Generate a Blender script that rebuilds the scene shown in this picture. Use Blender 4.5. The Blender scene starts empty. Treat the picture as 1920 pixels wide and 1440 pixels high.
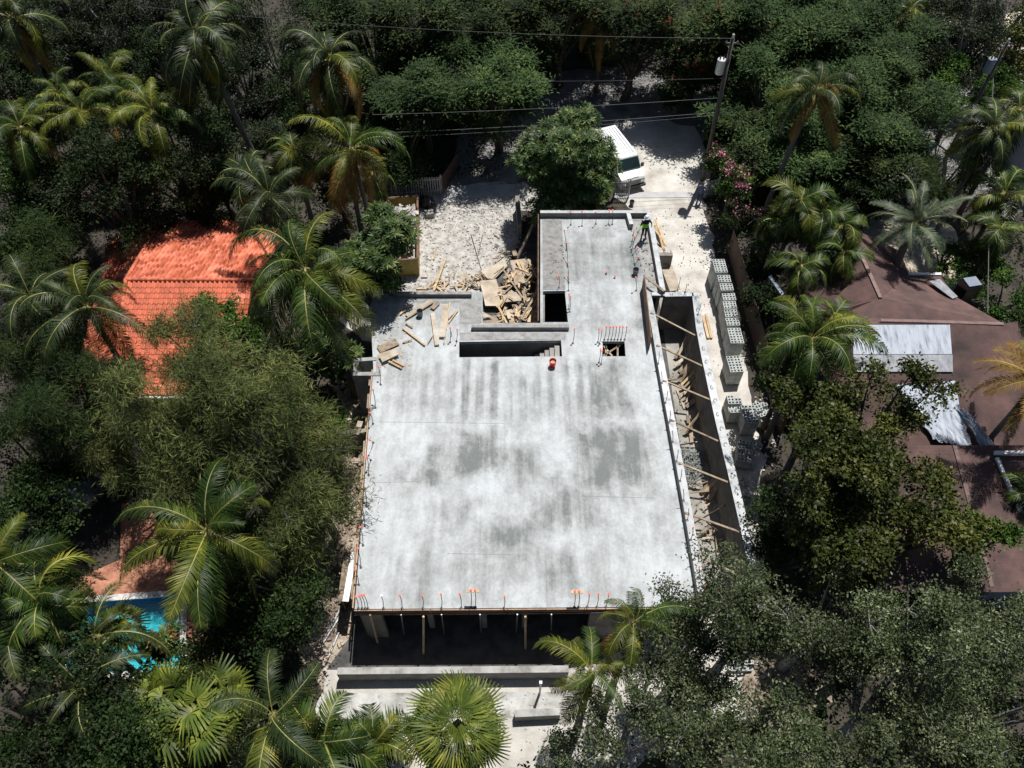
import bpy, bmesh, math, random
import numpy as np
from mathutils import Vector, Matrix
from mathutils.geometry import tessellate_polygon
R=math.radians
ORD='first second third fourth fifth sixth seventh eighth ninth tenth eleventh twelfth thirteenth fourteenth fifteenth sixteenth seventeenth eighteenth nineteenth twentieth twenty-first twenty-second twenty-third'.split()
random.seed(7); rng=np.random.default_rng(7)
sc=bpy.context.scene; col=sc.collection

# ------------------------------------------------------------ camera, sky, sun, exposure
CH=38.0; FPX=1506.0; PITCH=R(52.9)
cd=bpy.data.cameras.new('camera'); cam=bpy.data.objects.new('camera',cd); col.objects.link(cam)
cam.location=(0,0,CH); cam.rotation_euler=(R(90)-PITCH,0,0)
cd.sensor_width=36; cd.lens=36*FPX/1920; cd.clip_end=1000; cd.clip_start=.5
sc.camera=cam
SUNV=Vector((.15,.38,1.0)).normalized()      # towards the sun
w=bpy.data.worlds.new('World'); sc.world=w; w.use_nodes=True
nt=w.node_tree; bg=nt.nodes['Background']; sky=nt.nodes.new('ShaderNodeTexSky'); sky.sky_type='NISHITA'; sky.sun_disc=False
sky.sun_elevation=math.asin(SUNV.z); sky.sun_rotation=math.atan2(SUNV.x,SUNV.y)
nt.links.new(sky.outputs[0],bg.inputs[0]); bg.inputs[1].default_value=.05
sd=bpy.data.lights.new('sun','SUN'); sun=bpy.data.objects.new('sun',sd); col.objects.link(sun)
sd.energy=5.0; sd.angle=R(.5); sd.color=(1,.965,.92); sun.rotation_euler=SUNV.to_track_quat('Z','Y').to_euler()
sc.view_settings.view_transform='Standard'; sc.view_settings.look='None'; sc.view_settings.exposure=.08; sc.view_settings.gamma=1
sc.view_settings.use_curve_mapping=False
sc.render.engine='CYCLES'

# ------------------------------------------------------------ helpers
def P(x,y,z=0.0):
    a=(x-960)/FPX; b=-(y-720)/FPX
    d=(a, math.cos(PITCH)+b*math.sin(PITCH), -math.sin(PITCH)+b*math.cos(PITCH))
    t=(z-CH)/d[2]; return Vector((d[0]*t,d[1]*t,z))
def PP(l,z): return [P(x,y,z) for x,y in l]

def nodes(m): return m.node_tree.nodes, m.node_tree.links
def mat(name,c1,c2=None,scale=3.0,rough=.85,bump=0.0,bscale=None,metal=0.0,stretch=(1,1,1),detail=6,c3=None,spec=.5,lo=.35,hi=.65):
    m=bpy.data.materials.new(name); m.use_nodes=True; N,L=nodes(m); b=N['Principled BSDF']
    b.inputs['Roughness'].default_value=rough; b.inputs['Metallic'].default_value=metal; b.inputs['Specular IOR Level'].default_value=spec
    if c2 is None: b.inputs['Base Color'].default_value=(*c1,1)
    tc=N.new('ShaderNodeTexCoord'); mp=N.new('ShaderNodeMapping'); mp.inputs['Scale'].default_value=stretch; L.new(tc.outputs['Object'],mp.inputs[0])
    if c2 is not None:
        n=N.new('ShaderNodeTexNoise'); n.inputs['Scale'].default_value=scale; n.inputs['Detail'].default_value=detail; n.inputs['Roughness'].default_value=.65
        L.new(mp.outputs[0],n.inputs[0])
        r=N.new('ShaderNodeValToRGB'); r.color_ramp.elements[0].position=lo; r.color_ramp.elements[1].position=hi
        r.color_ramp.elements[0].color=(*c1,1); r.color_ramp.elements[1].color=(*c2,1)
        if c3 is not None:
            e=r.color_ramp.elements.new((lo+hi)/2); e.color=(*c3,1)
        L.new(n.outputs[0],r.inputs[0])
        oi=N.new('ShaderNodeObjectInfo'); hs=N.new('ShaderNodeHueSaturation'); mr=N.new('ShaderNodeMapRange')
        mr.inputs['To Min'].default_value=.82; mr.inputs['To Max'].default_value=1.18
        L.new(oi.outputs['Random'],mr.inputs[0]); L.new(mr.outputs[0],hs.inputs['Value']); L.new(r.outputs[0],hs.inputs['Color'])
        L.new(hs.outputs[0],b.inputs['Base Color'])
    if bump:
        n2=N.new('ShaderNodeTexNoise'); n2.inputs['Scale'].default_value=bscale or scale*4; n2.inputs['Detail'].default_value=8; L.new(mp.outputs[0],n2.inputs[0])
        bp=N.new('ShaderNodeBump'); bp.inputs['Strength'].default_value=bump; bp.inputs['Distance'].default_value=.05; L.new(n2.outputs[0],bp.inputs['Height']); L.new(bp.outputs[0],b.inputs['Normal'])
    return m
def leafmat(name,ca,cb,cc,rough=.42,trans=.25,nscale=.5,spec=.22):
    rough=max(rough+.12,.45)
    m=bpy.data.materials.new(name); m.use_nodes=True; N,L=nodes(m); b=N['Principled BSDF']; b.inputs['Roughness'].default_value=rough
    b.inputs['Specular IOR Level'].default_value=spec
    g=N.new('ShaderNodeNewGeometry'); r=N.new('ShaderNodeValToRGB'); e=r.color_ramp.elements
    e[0].color=(*ca,1); e[1].color=(*cc,1); x=e.new(.6); x.color=(*cb,1)
    n=N.new('ShaderNodeTexNoise'); n.inputs['Scale'].default_value=nscale; n.inputs['Detail'].default_value=3; L.new(g.outputs['Position'],n.inputs[0])
    a=N.new('ShaderNodeMath'); a.operation='MULTIPLY_ADD'; a.inputs[1].default_value=.55; L.new(g.outputs['Random Per Island'],a.inputs[0])
    s=N.new('ShaderNodeMath'); s.operation='MULTIPLY_ADD'; s.inputs[1].default_value=1.6; s.inputs[2].default_value=-.58; L.new(n.outputs[0],s.inputs[0]); L.new(s.outputs[0],a.inputs[2])
    L.new(a.outputs[0],r.inputs[0])
    oi=N.new('ShaderNodeObjectInfo'); hs=N.new('ShaderNodeHueSaturation'); mr=N.new('ShaderNodeMapRange'); mr.inputs['To Min'].default_value=.75; mr.inputs['To Max'].default_value=1.2
    L.new(oi.outputs['Random'],mr.inputs[0]); L.new(mr.outputs[0],hs.inputs['Value']); L.new(r.outputs[0],hs.inputs['Color'])
    L.new(hs.outputs[0],b.inputs['Base Color'])
    tr=N.new('ShaderNodeBsdfTranslucent'); L.new(hs.outputs[0],tr.inputs[0]); mx=N.new('ShaderNodeMixShader'); mx.inputs[0].default_value=trans*.55
    L.new(b.outputs[0],mx.inputs[1]); L.new(tr.outputs[0],mx.inputs[2]); L.new(mx.outputs[0],N['Material Output'].inputs[0])
    return m

def tag(o,label=None,cat=None,group=None,kind=None):
    if label: o['label']=label
    if cat: o['category']=cat
    if group: o['group']=group
    if kind: o['kind']=kind
    return o
def empty(name,loc,label,cat,group=None,rz=0):
    o=bpy.data.objects.new(name,None); col.objects.link(o); o.location=loc; o.rotation_euler=(0,0,rz); o.empty_display_size=.2
    return tag(o,label,cat,group)
def link(name,me,parent=None,mats=None):
    o=bpy.data.objects.new(name,me); col.objects.link(o)
    if parent is not None: o.parent=parent
    return o
class MB:
    def __init__(s): s.v=[]; s.f=[]; s.mi=[]; s.cur=0; s.sm=False
    def add(s,vs,fs):
        n=len(s.v); s.v+= [tuple(v) for v in vs]; s.f+=[tuple(i+n for i in f) for f in fs]; s.mi+=[s.cur]*len(fs); return s
    def box(s,c,d,rot=None,taper=1.0):
        hx,hy,hz=d[0]/2,d[1]/2,d[2]/2; M=rot if rot is not None else Matrix.Identity(3)
        if isinstance(M,(int,float)): M=Matrix.Rotation(M,3,'Z')
        vs=[]
        for z in(-1,1):
            k=taper if z>0 else 1
            for x,y in((-1,-1),(1,-1),(1,1),(-1,1)): vs.append(Vector(c)+M@Vector((x*hx*k,y*hy*k,z*hz)))
        return s.add(vs,[(3,2,1,0),(4,5,6,7),(0,1,5,4),(1,2,6,5),(2,3,7,6),(3,0,4,7)])
    def beam(s,a,b,w,t,up=(0,0,1)):
        a=Vector(a);b=Vector(b);d=(b-a);l=d.length
        if l<1e-6: return s
        x=d/l;u=Vector(up)
        if abs(x.dot(u))>.98: u=Vector((0,1,0))
        y=u.cross(x).normalized();z=x.cross(y); M=Matrix((x,y,z)).transposed()
        return s.box((a+b)/2,(l,w,t),M)
    def prism(s,poly,z0,z1,holes=()):
        loops=[[Vector((p[0],p[1],0)) for p in poly]]+[[Vector((p[0],p[1],0)) for p in h] for h in holes]
        flat=[p for l in loops for p in l]; tris=tessellate_polygon(loops); n=len(flat)
        vs=[(p.x,p.y,z1) for p in flat]+[(p.x,p.y,z0) for p in flat]; fs=[]
        for t in tris:
            a,b,c=[flat[i] for i in t]
            if (b-a).cross(c-a).z<0: t=(t[0],t[2],t[1])
            fs.append(tuple(t)); fs.append((t[2]+n,t[1]+n,t[0]+n))
        k=0
        for li,l in enumerate(loops):
            m=len(l); ar=sum(l[i].x*l[(i+1)%m].y-l[(i+1)%m].x*l[i].y for i in range(m)); ccw=ar>0
            for i in range(m):
                a=k+i;b=k+(i+1)%m
                f=(a+n,b+n,b,a)
                if (ccw)!=(li==0): f=f[::-1]
                fs.append(f)
            k+=m
        return s.add(vs,fs)
    def tube(s,path,r,n=6,cap=True):
        path=[Vector(p) for p in path]; rs=r if isinstance(r,(list,tuple)) else [r]*len(path); vs=[];fs=[]
        for i,p in enumerate(path):
            d=(path[min(i+1,len(path)-1)]-path[max(i-1,0)]).normalized(); u=Vector((0,0,1)) if abs(d.z)<.9 else Vector((1,0,0))
            x=d.cross(u).normalized();y=d.cross(x)
            for k in range(n):
                a=2*math.pi*k/n; vs.append(p+(x*math.cos(a)+y*math.sin(a))*rs[i])
        for i in range(len(path)-1):
            for k in range(n): fs.append((i*n+k,i*n+(k+1)%n,(i+1)*n+(k+1)%n,(i+1)*n+k))
        if cap: fs.append(tuple(range(n-1,-1,-1))); fs.append(tuple(range((len(path)-1)*n,len(path)*n)))
        return s.add(vs,fs)
    def lathe(s,c,prof,n=16):
        vs=[];fs=[];c=Vector(c)
        for r_,z in prof:
            for k in range(n): vs.append(c+Vector((r_*math.cos(2*math.pi*k/n),r_*math.sin(2*math.pi*k/n),z)))
        for i in range(len(prof)-1):
            for k in range(n): fs.append((i*n+k,i*n+(k+1)%n,(i+1)*n+(k+1)%n,(i+1)*n+k))
        return s.add(vs,fs)
    def blob(s,c,r,seed=0,n=10,amp=.18,sq=(1,1,1)):
        rr=random.Random(seed);vs=[];fs=[];c=Vector(c); m=n//2+2
        ph=[(rr.uniform(0,6),rr.uniform(1.5,4),rr.uniform(1,3)) for _ in range(4)]
        for i in range(m+1):
            t=math.pi*i/m
            for k in range(n):
                a=2*math.pi*k/n; q=1+amp*sum(math.sin(p[0]+p[1]*math.cos(a)*math.sin(t)*2+p[2]*math.cos(t)*2+math.sin(a)*p[1]) for p in ph)/2
                vs.append(c+Vector((r*q*sq[0]*math.sin(t)*math.cos(a),r*q*sq[1]*math.sin(t)*math.sin(a),r*q*sq[2]*math.cos(t))))
        for i in range(m):
            for k in range(n): fs.append((i*n+k,(i+1)*n+k,(i+1)*n+(k+1)%n,i*n+(k+1)%n))
        return s.add(vs,fs)
    def mesh(s,name,mats,smooth=False):
        me=bpy.data.meshes.new(name); me.from_pydata(s.v,[],s.f)
        for m in (mats if isinstance(mats,(list,tuple)) else [mats]): me.materials.append(m)
        if any(s.mi): me.polygons.foreach_set('material_index',s.mi)
        if smooth: me.polygons.foreach_set('use_smooth',[True]*len(s.f))
        me.update(); return me
    def build(s,name,mats,parent=None,smooth=False): return link(name,s.mesh(name,mats,smooth),parent)
def bev(o,wd=.02,seg=2):
    m=o.modifiers.new('bevel','BEVEL'); m.width=wd; m.segments=seg; m.limit_method='ANGLE'; return o
def top(mb,name,m,label,cat,group=None,smooth=False,kind=None): return tag(mb.build(name,m,None,smooth),label,cat,group,kind)
def struct(mb,name,m,smooth=False): o=mb.build(name,m,None,smooth); o['kind']='structure'; return o
def npmesh(name,V,F,m):
    # V (n,3) ; F quads (k,4)
    me=bpy.data.meshes.new(name); me.vertices.add(len(V)); me.vertices.foreach_set('co',V.astype(np.float32).ravel())
    k=len(F); me.loops.add(k*4); me.loops.foreach_set('vertex_index',F.astype(np.int32).ravel())
    me.polygons.add(k); me.polygons.foreach_set('loop_start',np.arange(0,4*k,4,dtype=np.int32))
    me.update(calc_edges=True)
    for x in (m if isinstance(m,(list,tuple)) else [m]): me.materials.append(x)
    return me
def norm(a): return a/np.maximum(np.linalg.norm(a,axis=-1,keepdims=True),1e-9)

# ------------------------------------------------------------ materials
M={}
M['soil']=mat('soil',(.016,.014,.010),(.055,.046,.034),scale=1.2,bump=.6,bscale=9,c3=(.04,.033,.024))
M['lime']=mat('limestone_ground',(.30,.275,.24),(.62,.60,.56),scale=.55,bump=.7,bscale=14,c3=(.47,.45,.41),rough=.95,detail=12,lo=.3,hi=.7)
M['gravel']=mat('gravel_ground',(.20,.185,.16),(.60,.585,.555),scale=2.2,bump=1.0,bscale=22,c3=(.43,.415,.385),rough=.95,detail=14,lo=.32,hi=.66)
M['sand']=mat('sandy_soil',(.16,.12,.09),(.50,.43,.34),scale=1.1,bump=.9,bscale=12,c3=(.34,.28,.22),rough=.95,detail=12)
M['asphalt']=mat('old_asphalt',(.16,.155,.15),(.34,.33,.32),scale=.7,bump=.3,bscale=40,rough=.9,detail=12)
M['apron']=mat('apron_concrete',(.34,.34,.34),(.50,.50,.50),scale=.9,rough=.9,detail=10)
M['rough']=mat('rough_concrete',(.16,.16,.155),(.40,.40,.395),scale=2.6,bump=1.0,bscale=18,rough=.95,detail=14,c3=(.30,.30,.29),lo=.28,hi=.72)
M['conc']=mat('grey_concrete',(.22,.215,.20),(.40,.39,.37),scale=.8,bump=.25,bscale=10,rough=.9,detail=10)
M['block']=mat('block_wall',(.17,.16,.145),(.30,.285,.26),scale=1.5,bump=.4,bscale=30,rough=.95,detail=10)
M['capc']=mat('grout_cap',(.24,.25,.26),(.60,.62,.63),scale=1.8,bump=.6,bscale=14,rough=.9,detail=12,c3=(.5,.52,.53),lo=.3,hi=.62)
M['blk']=mat('concrete_block',(.36,.385,.375),(.50,.53,.51),scale=6,bump=.2,bscale=60,rough=.95)
M['floor']=mat('trench_floor',(.20,.19,.17),(.42,.41,.37),scale=.6,bump=.3,bscale=9,rough=.9,detail=10)
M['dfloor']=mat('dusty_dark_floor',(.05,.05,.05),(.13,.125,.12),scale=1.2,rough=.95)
M['terr']=mat('stained_terrace',(.22,.21,.19),(.56,.56,.54),scale=.9,rough=.95,detail=14,bump=.4,c3=(.42,.42,.40))
M['wood']=mat('new_lumber',(.42,.29,.16),(.62,.47,.30),scale=3,stretch=(1,1,1),rough=.8)
M['wood2']=mat('weathered_lumber',(.20,.15,.105),(.42,.34,.25),scale=3,rough=.9)
M['ply']=mat('plywood',(.33,.27,.20),(.56,.49,.39),scale=1.6,rough=.85,detail=10)
M['form']=mat('form_board',(.10,.055,.035),(.24,.14,.09),scale=2,rough=.85)
M['formo']=mat('edge_form_board',(.42,.26,.16),(.62,.45,.32),scale=2,rough=.85)
M['steel']=mat('rusty_rebar',(.05,.045,.045),(.13,.09,.07),scale=8,rough=.7,metal=.3)
M['galv']=mat('galvanised_steel',(.25,.26,.27),(.42,.43,.45),scale=5,rough=.4,metal=.6)
M['steelg']=mat('dull_grey_steel',(.10,.11,.11),(.30,.32,.31),scale=6,rough=.7)
M['red']=mat('red_cap_plastic',(.85,.10,.06),rough=.5)
M['redb']=mat('red_bucket_plastic',(.75,.01,.01),rough=.35)
M['greyp']=mat('grey_plastic',(.10,.11,.12),(.2,.21,.22),scale=4,rough=.5)
M['white']=mat('white_paint',(.58,.60,.61),(.80,.82,.82),scale=1.1,rough=.35,detail=12)
M['whitew']=mat('white_trim',(.70,.70,.70),(.82,.82,.82),scale=2,rough=.6)
M['black']=mat('black_plastic',(.012,.012,.014),rough=.45)
M['rubber']=mat('tyre_rubber',(.02,.02,.02),rough=.9)
M['glass']=mat('dark_glass',(.015,.035,.035),rough=.06,spec=.9)
M['carp']=mat('dark_car_paint',(.01,.011,.016),rough=.15,spec=.8)
M['chrome']=mat('chrome',(.5,.5,.5),rough=.2,metal=1)
M['bark']=mat('brown_bark',(.05,.04,.03),(.14,.115,.09),scale=5,bump=.7,bscale=20,rough=.95)
M['barkg']=mat('pale_grey_bark',(.16,.15,.14),(.36,.35,.33),scale=5,bump=.5,bscale=20,rough=.95)
M['palmbark']=mat('palm_bark',(.09,.08,.065),(.22,.2,.17),scale=6,stretch=(1,1,5),bump=.6,rough=.95)
M['pole']=mat('weathered_pole_wood',(.07,.06,.05),(.16,.14,.12),scale=4,stretch=(4,4,.6),rough=.9)
M['shingle']=mat('brown_shingle',(.045,.033,.032),(.16,.09,.08),scale=.55,bump=.4,bscale=24,rough=.95,detail=15,c3=(.095,.058,.053),lo=.32,hi=.68)
M['ridge']=mat('ridge_shingle',(.16,.11,.10),(.26,.18,.165),scale=3,rough=.95)
M['silver']=mat('silver_roof_sheet',(.12,.14,.17),(.44,.48,.54),scale=1.6,stretch=(3.2,.5,1),rough=.6,metal=.0,bump=.3,bscale=5,detail=14,c3=(.34,.38,.44),lo=.3,hi=.7)
M['silver2']=mat('worn_grey_roof_sheet',(.16,.17,.19),(.33,.345,.37),scale=1.6,stretch=(2,1,1),rough=.6,metal=.1,bump=.3,bscale=6,detail=12)
M['gwall']=mat('pale_blue_wall',(.22,.26,.33),(.30,.34,.42),scale=1,rough=.8)
M['yellow']=mat('yellow_container_paint',(.20,.15,.03),(.34,.26,.06),scale=2,rough=.6)
M['fencew']=mat('weathered_fence',(.30,.30,.29),(.52,.52,.50),scale=5,rough=.8)
M['fenceb']=mat('brown_board_fence',(.085,.055,.04),(.17,.115,.085),scale=1.2,stretch=(1,1,.3),rough=.9)
M['paver']=mat('beige_pavers',(.36,.30,.22),(.62,.55,.44),scale=1.3,bump=.5,bscale=10,rough=.9,detail=12)
M['redpav']=mat('terracotta_pavers',(.22,.085,.05),(.50,.24,.15),scale=1.6,bump=.5,bscale=12,rough=.9,detail=12)
M['tile']=mat('terracotta_tile',(.40,.085,.042),(.74,.235,.125),scale=1.3,rough=.8,c3=(.58,.15,.075),detail=10,lo=.3,hi=.7)
N,L=nodes(M['tile']); hs=[n for n in N if n.type=='HUE_SAT'][0]; g=N.new('ShaderNodeNewGeometry'); h2=N.new('ShaderNodeHueSaturation'); mr=N.new('ShaderNodeMapRange'); mr.inputs['To Min'].default_value=.62; mr.inputs['To Max'].default_value=1.3; L.new(g.outputs['Random Per Island'],mr.inputs[0]); L.new(mr.outputs[0],h2.inputs['Value']); m2=N.new('ShaderNodeMapRange'); m2.inputs['To Min'].default_value=1.08; m2.inputs['To Max'].default_value=.92; L.new(g.outputs['Random Per Island'],m2.inputs[0]); L.new(m2.outputs[0],h2.inputs['Saturation']); L.new(hs.outputs[0],h2.inputs['Color']); L.new(h2.outputs[0],N['Principled BSDF'].inputs['Base Color'])
M['underl']=mat('roof_underlay',(.16,.05,.03),(.22,.07,.04),scale=2,rough=.9)
M['plaster']=mat('cream_plaster',(.5,.42,.32),(.6,.52,.42),scale=1,rough=.85)
M['pool']=mat('pool_plaster',(.04,.36,.42),(.10,.54,.58),scale=.8,rough=.6)
M['bluetile']=mat('blue_pool_tile',(.03,.10,.30),(.05,.2,.45),scale=8,rough=.3)
M['rock']=mat('grey_cover',(.13,.14,.15),(.38,.39,.40),scale=1.6,rough=.7,bump=.5,bscale=6)
M['blue']=mat('blue_ribbon',(.03,.04,.75),rough=.4)
M['green']=mat('green_ribbon',(.01,.30,.16),rough=.4)
M['debris']=mat('white_debris',(.40,.36,.33),(.72,.69,.66),scale=3,rough=.85)
M['skin']=mat('skin',(.35,.19,.12),rough=.6)
M['hiviz']=mat('high_vis_green_fabric',(.22,.62,.02),rough=.8)
M['dark']=mat('dark_fabric',(.012,.013,.018),rough=.9)
M['jeans']=mat('denim_fabric',(.03,.045,.09),rough=.9)
M['shirt']=mat('blue_shirt_fabric',(.12,.15,.25),rough=.9)
M['wire']=mat('cable',(.14,.14,.14),rough=.6)
M['wired']=mat('dark_cable',(.04,.04,.045),rough=.6)
# water
m=bpy.data.materials.new('pool_water'); m.use_nodes=True; N,L=nodes(m); N.remove(N['Principled BSDF'])
t=N.new('ShaderNodeBsdfTransparent'); t.inputs[0].default_value=(.6,.95,.97,1); g=N.new('ShaderNodeBsdfGlossy'); g.inputs['Roughness'].default_value=.08
nz=N.new('ShaderNodeTexNoise'); nz.inputs['Scale'].default_value=3; bp=N.new('ShaderNodeBump'); bp.inputs['Strength'].default_value=.4; L.new(nz.outputs[0],bp.inputs['Height']); L.new(bp.outputs[0],g.inputs['Normal'])
x=N.new('ShaderNodeMixShader'); x.inputs[0].default_value=.08; L.new(t.outputs[0],x.inputs[1]); L.new(g.outputs[0],x.inputs[2]); L.new(x.outputs[0],N['Material Output'].inputs[0]); M['water']=m
# leaves
M['l_oak']=leafmat('oak_leaf',(.018,.030,.009),(.072,.098,.038),(.27,.31,.17),rough=.36,nscale=1.3)
M['l_dark']=leafmat('dark_leaf',(.008,.018,.004),(.020,.042,.008),(.060,.095,.020),rough=.5)
M['l_feather']=leafmat('feathery_leaf',(.008,.020,.005),(.028,.052,.011),(.11,.14,.035),rough=.6)
M['l_featherb']=leafmat('bright_feathery_leaf',(.014,.034,.008),(.044,.088,.022),(.15,.21,.06),rough=.6)
M['l_needle']=leafmat('casuarina_needle',(.024,.038,.010),(.082,.105,.028),(.26,.26,.085),rough=.6,nscale=.35)
M['l_olive']=leafmat('olive_leaf',(.018,.024,.006),(.058,.075,.014),(.18,.185,.04),rough=.38,nscale=.5)
M['l_bright']=leafmat('bright_leaf',(.022,.055,.008),(.055,.12,.015),(.12,.20,.03),rough=.38)
M['l_grey']=leafmat('greyish_leaf',(.012,.022,.008),(.030,.046,.018),(.10,.12,.06),rough=.45)
M['l_rose']=leafmat('rosette_leaf',(.022,.046,.012),(.07,.12,.032),(.24,.27,.08),rough=.35,nscale=1.2)
M['p_green']=leafmat('palm_leaflet',(.012,.030,.006),(.040,.076,.012),(.17,.21,.035),rough=.3,trans=.3,nscale=.9)
M['p_dark']=leafmat('dark_palm_leaflet',(.010,.022,.007),(.032,.052,.016),(.11,.135,.045),rough=.28,trans=.2,nscale=.9)
M['p_yel']=leafmat('yellow_palm_leaflet',(.03,.05,.006),(.11,.13,.016),(.36,.34,.05),rough=.32,trans=.35,nscale=.9)
M['p_dead']=leafmat('orange_palm_leaflet',(.11,.06,.015),(.26,.15,.035),(.40,.27,.09),rough=.5,trans=.3,nscale=.9)
M['p_grey']=leafmat('blue_grey_palm_leaflet',(.045,.068,.038),(.09,.12,.075),(.17,.21,.14),rough=.35,trans=.2,nscale=.9)
M['p_fan']=leafmat('fan_palm_leaf',(.035,.065,.010),(.11,.15,.024),(.30,.31,.06),rough=.3,trans=.3,nscale=1.2)
M['rachis']=mat('frond_rib',(.16,.17,.04),(.34,.30,.10),scale=3,rough=.5)
M['pink']=mat('pink_petal',(.40,.10,.17),(.62,.26,.34),scale=4,rough=.6)
M['redf']=mat('red_petal',(.30,.02,.012),(.5,.07,.03),scale=4,rough=.6)
M['redleaf']=mat('rust_foliage',(.20,.06,.02),(.42,.14,.05),scale=4,rough=.6)

# slab material: pale cement with darker damp patches and trowel streaks (stains with shapes of their own)
def slabmat():
    m=bpy.data.materials.new('poured_slab_concrete'); m.use_nodes=True; N,L=nodes(m); b=N['Principled BSDF']; b.inputs['Roughness'].default_value=.8; b.inputs['Specular IOR Level'].default_value=.3
    def mth(op,a,bb=None,c=None,clamp=False):
        n=N.new('ShaderNodeMath'); n.operation=op; n.use_clamp=clamp
        for i,v in enumerate((a,bb,c)):
            if v is None: continue
            if isinstance(v,(int,float)): n.inputs[i].default_value=v
            else: L.new(v,n.inputs[i])
        return n.outputs[0]
    tc=N.new('ShaderNodeTexCoord'); sp=N.new('ShaderNodeSeparateXYZ')
    def noise(scale,detail=6,stretch=(1,1,1),loc=(0,0,0),rough=.6):
        mp=N.new('ShaderNodeMapping'); mp.inputs['Scale'].default_value=stretch; mp.inputs['Location'].default_value=loc; L.new(tc.outputs['Object'],mp.inputs[0])
        n=N.new('ShaderNodeTexNoise'); n.inputs['Scale'].default_value=scale; n.inputs['Detail'].default_value=detail; n.inputs['Roughness'].default_value=rough; L.new(mp.outputs[0],n.inputs[0]); return n.outputs[0]
    L.new(tc.outputs['Object'],sp.inputs[0])
    dx=mth('MULTIPLY_ADD',noise(.55,12,rough=.7),4.4,-2.2); dy=mth('MULTIPLY_ADD',noise(.6,12,loc=(9,3,0),rough=.7),4.4,-2.2)
    X=mth('ADD',sp.outputs[0],mth('MULTIPLY',dx,.55)); Y=mth('ADD',sp.outputs[1],mth('MULTIPLY',dy,.7))
    tot=None
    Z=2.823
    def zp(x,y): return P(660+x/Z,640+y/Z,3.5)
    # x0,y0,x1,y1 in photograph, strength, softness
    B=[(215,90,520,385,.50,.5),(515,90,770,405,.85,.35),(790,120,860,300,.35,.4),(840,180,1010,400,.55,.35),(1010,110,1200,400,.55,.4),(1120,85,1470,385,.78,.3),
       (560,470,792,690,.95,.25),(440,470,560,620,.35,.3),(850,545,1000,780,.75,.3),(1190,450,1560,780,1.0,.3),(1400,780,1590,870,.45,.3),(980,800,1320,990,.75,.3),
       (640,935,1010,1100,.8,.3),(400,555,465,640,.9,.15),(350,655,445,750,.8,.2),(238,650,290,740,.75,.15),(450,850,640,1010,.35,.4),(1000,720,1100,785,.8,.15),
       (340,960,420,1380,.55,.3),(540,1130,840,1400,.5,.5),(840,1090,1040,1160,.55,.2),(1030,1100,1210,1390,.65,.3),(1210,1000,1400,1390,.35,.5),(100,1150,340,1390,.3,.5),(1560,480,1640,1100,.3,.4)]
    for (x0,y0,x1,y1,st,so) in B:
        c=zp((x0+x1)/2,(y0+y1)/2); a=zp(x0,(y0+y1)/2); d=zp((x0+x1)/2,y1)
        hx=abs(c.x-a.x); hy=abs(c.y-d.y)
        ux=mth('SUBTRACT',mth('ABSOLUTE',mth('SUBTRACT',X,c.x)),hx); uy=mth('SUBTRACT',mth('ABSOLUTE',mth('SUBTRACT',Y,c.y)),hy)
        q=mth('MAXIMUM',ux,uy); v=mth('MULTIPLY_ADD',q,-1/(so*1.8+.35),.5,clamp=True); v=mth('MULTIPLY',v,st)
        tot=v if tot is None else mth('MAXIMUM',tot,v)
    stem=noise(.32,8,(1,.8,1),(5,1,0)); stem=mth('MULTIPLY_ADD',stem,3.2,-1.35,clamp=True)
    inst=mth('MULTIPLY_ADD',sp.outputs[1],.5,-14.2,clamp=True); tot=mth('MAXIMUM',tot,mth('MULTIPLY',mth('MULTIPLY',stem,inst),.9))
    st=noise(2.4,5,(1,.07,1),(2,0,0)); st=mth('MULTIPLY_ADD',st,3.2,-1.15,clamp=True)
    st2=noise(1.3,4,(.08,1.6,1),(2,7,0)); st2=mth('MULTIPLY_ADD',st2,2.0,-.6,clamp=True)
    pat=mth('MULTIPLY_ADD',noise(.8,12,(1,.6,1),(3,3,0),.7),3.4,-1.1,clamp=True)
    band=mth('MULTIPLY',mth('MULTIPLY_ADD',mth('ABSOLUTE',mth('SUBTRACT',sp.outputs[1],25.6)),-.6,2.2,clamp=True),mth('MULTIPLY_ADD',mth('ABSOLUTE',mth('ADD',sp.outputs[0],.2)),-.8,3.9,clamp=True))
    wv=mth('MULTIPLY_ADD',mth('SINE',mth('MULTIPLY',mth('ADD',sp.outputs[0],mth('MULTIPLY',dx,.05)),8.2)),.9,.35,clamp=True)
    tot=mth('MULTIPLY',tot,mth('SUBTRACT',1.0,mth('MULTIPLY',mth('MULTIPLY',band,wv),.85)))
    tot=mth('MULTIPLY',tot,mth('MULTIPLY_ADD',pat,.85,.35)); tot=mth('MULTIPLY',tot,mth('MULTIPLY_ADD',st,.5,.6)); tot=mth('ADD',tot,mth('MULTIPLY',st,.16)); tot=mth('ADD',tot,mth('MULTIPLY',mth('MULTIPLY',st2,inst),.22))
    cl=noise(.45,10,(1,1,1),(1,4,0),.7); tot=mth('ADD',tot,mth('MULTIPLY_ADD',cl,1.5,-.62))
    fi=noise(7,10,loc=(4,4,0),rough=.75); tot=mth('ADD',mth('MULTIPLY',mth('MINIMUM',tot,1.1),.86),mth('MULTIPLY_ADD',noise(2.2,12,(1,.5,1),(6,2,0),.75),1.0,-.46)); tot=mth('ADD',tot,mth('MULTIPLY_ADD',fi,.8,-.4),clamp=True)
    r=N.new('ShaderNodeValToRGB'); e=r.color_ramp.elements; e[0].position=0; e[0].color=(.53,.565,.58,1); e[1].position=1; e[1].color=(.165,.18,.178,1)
    k=e.new(.5); k.color=(.335,.352,.352,1); L.new(tot,r.inputs[0]); L.new(r.outputs[0],b.inputs['Base Color'])
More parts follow.
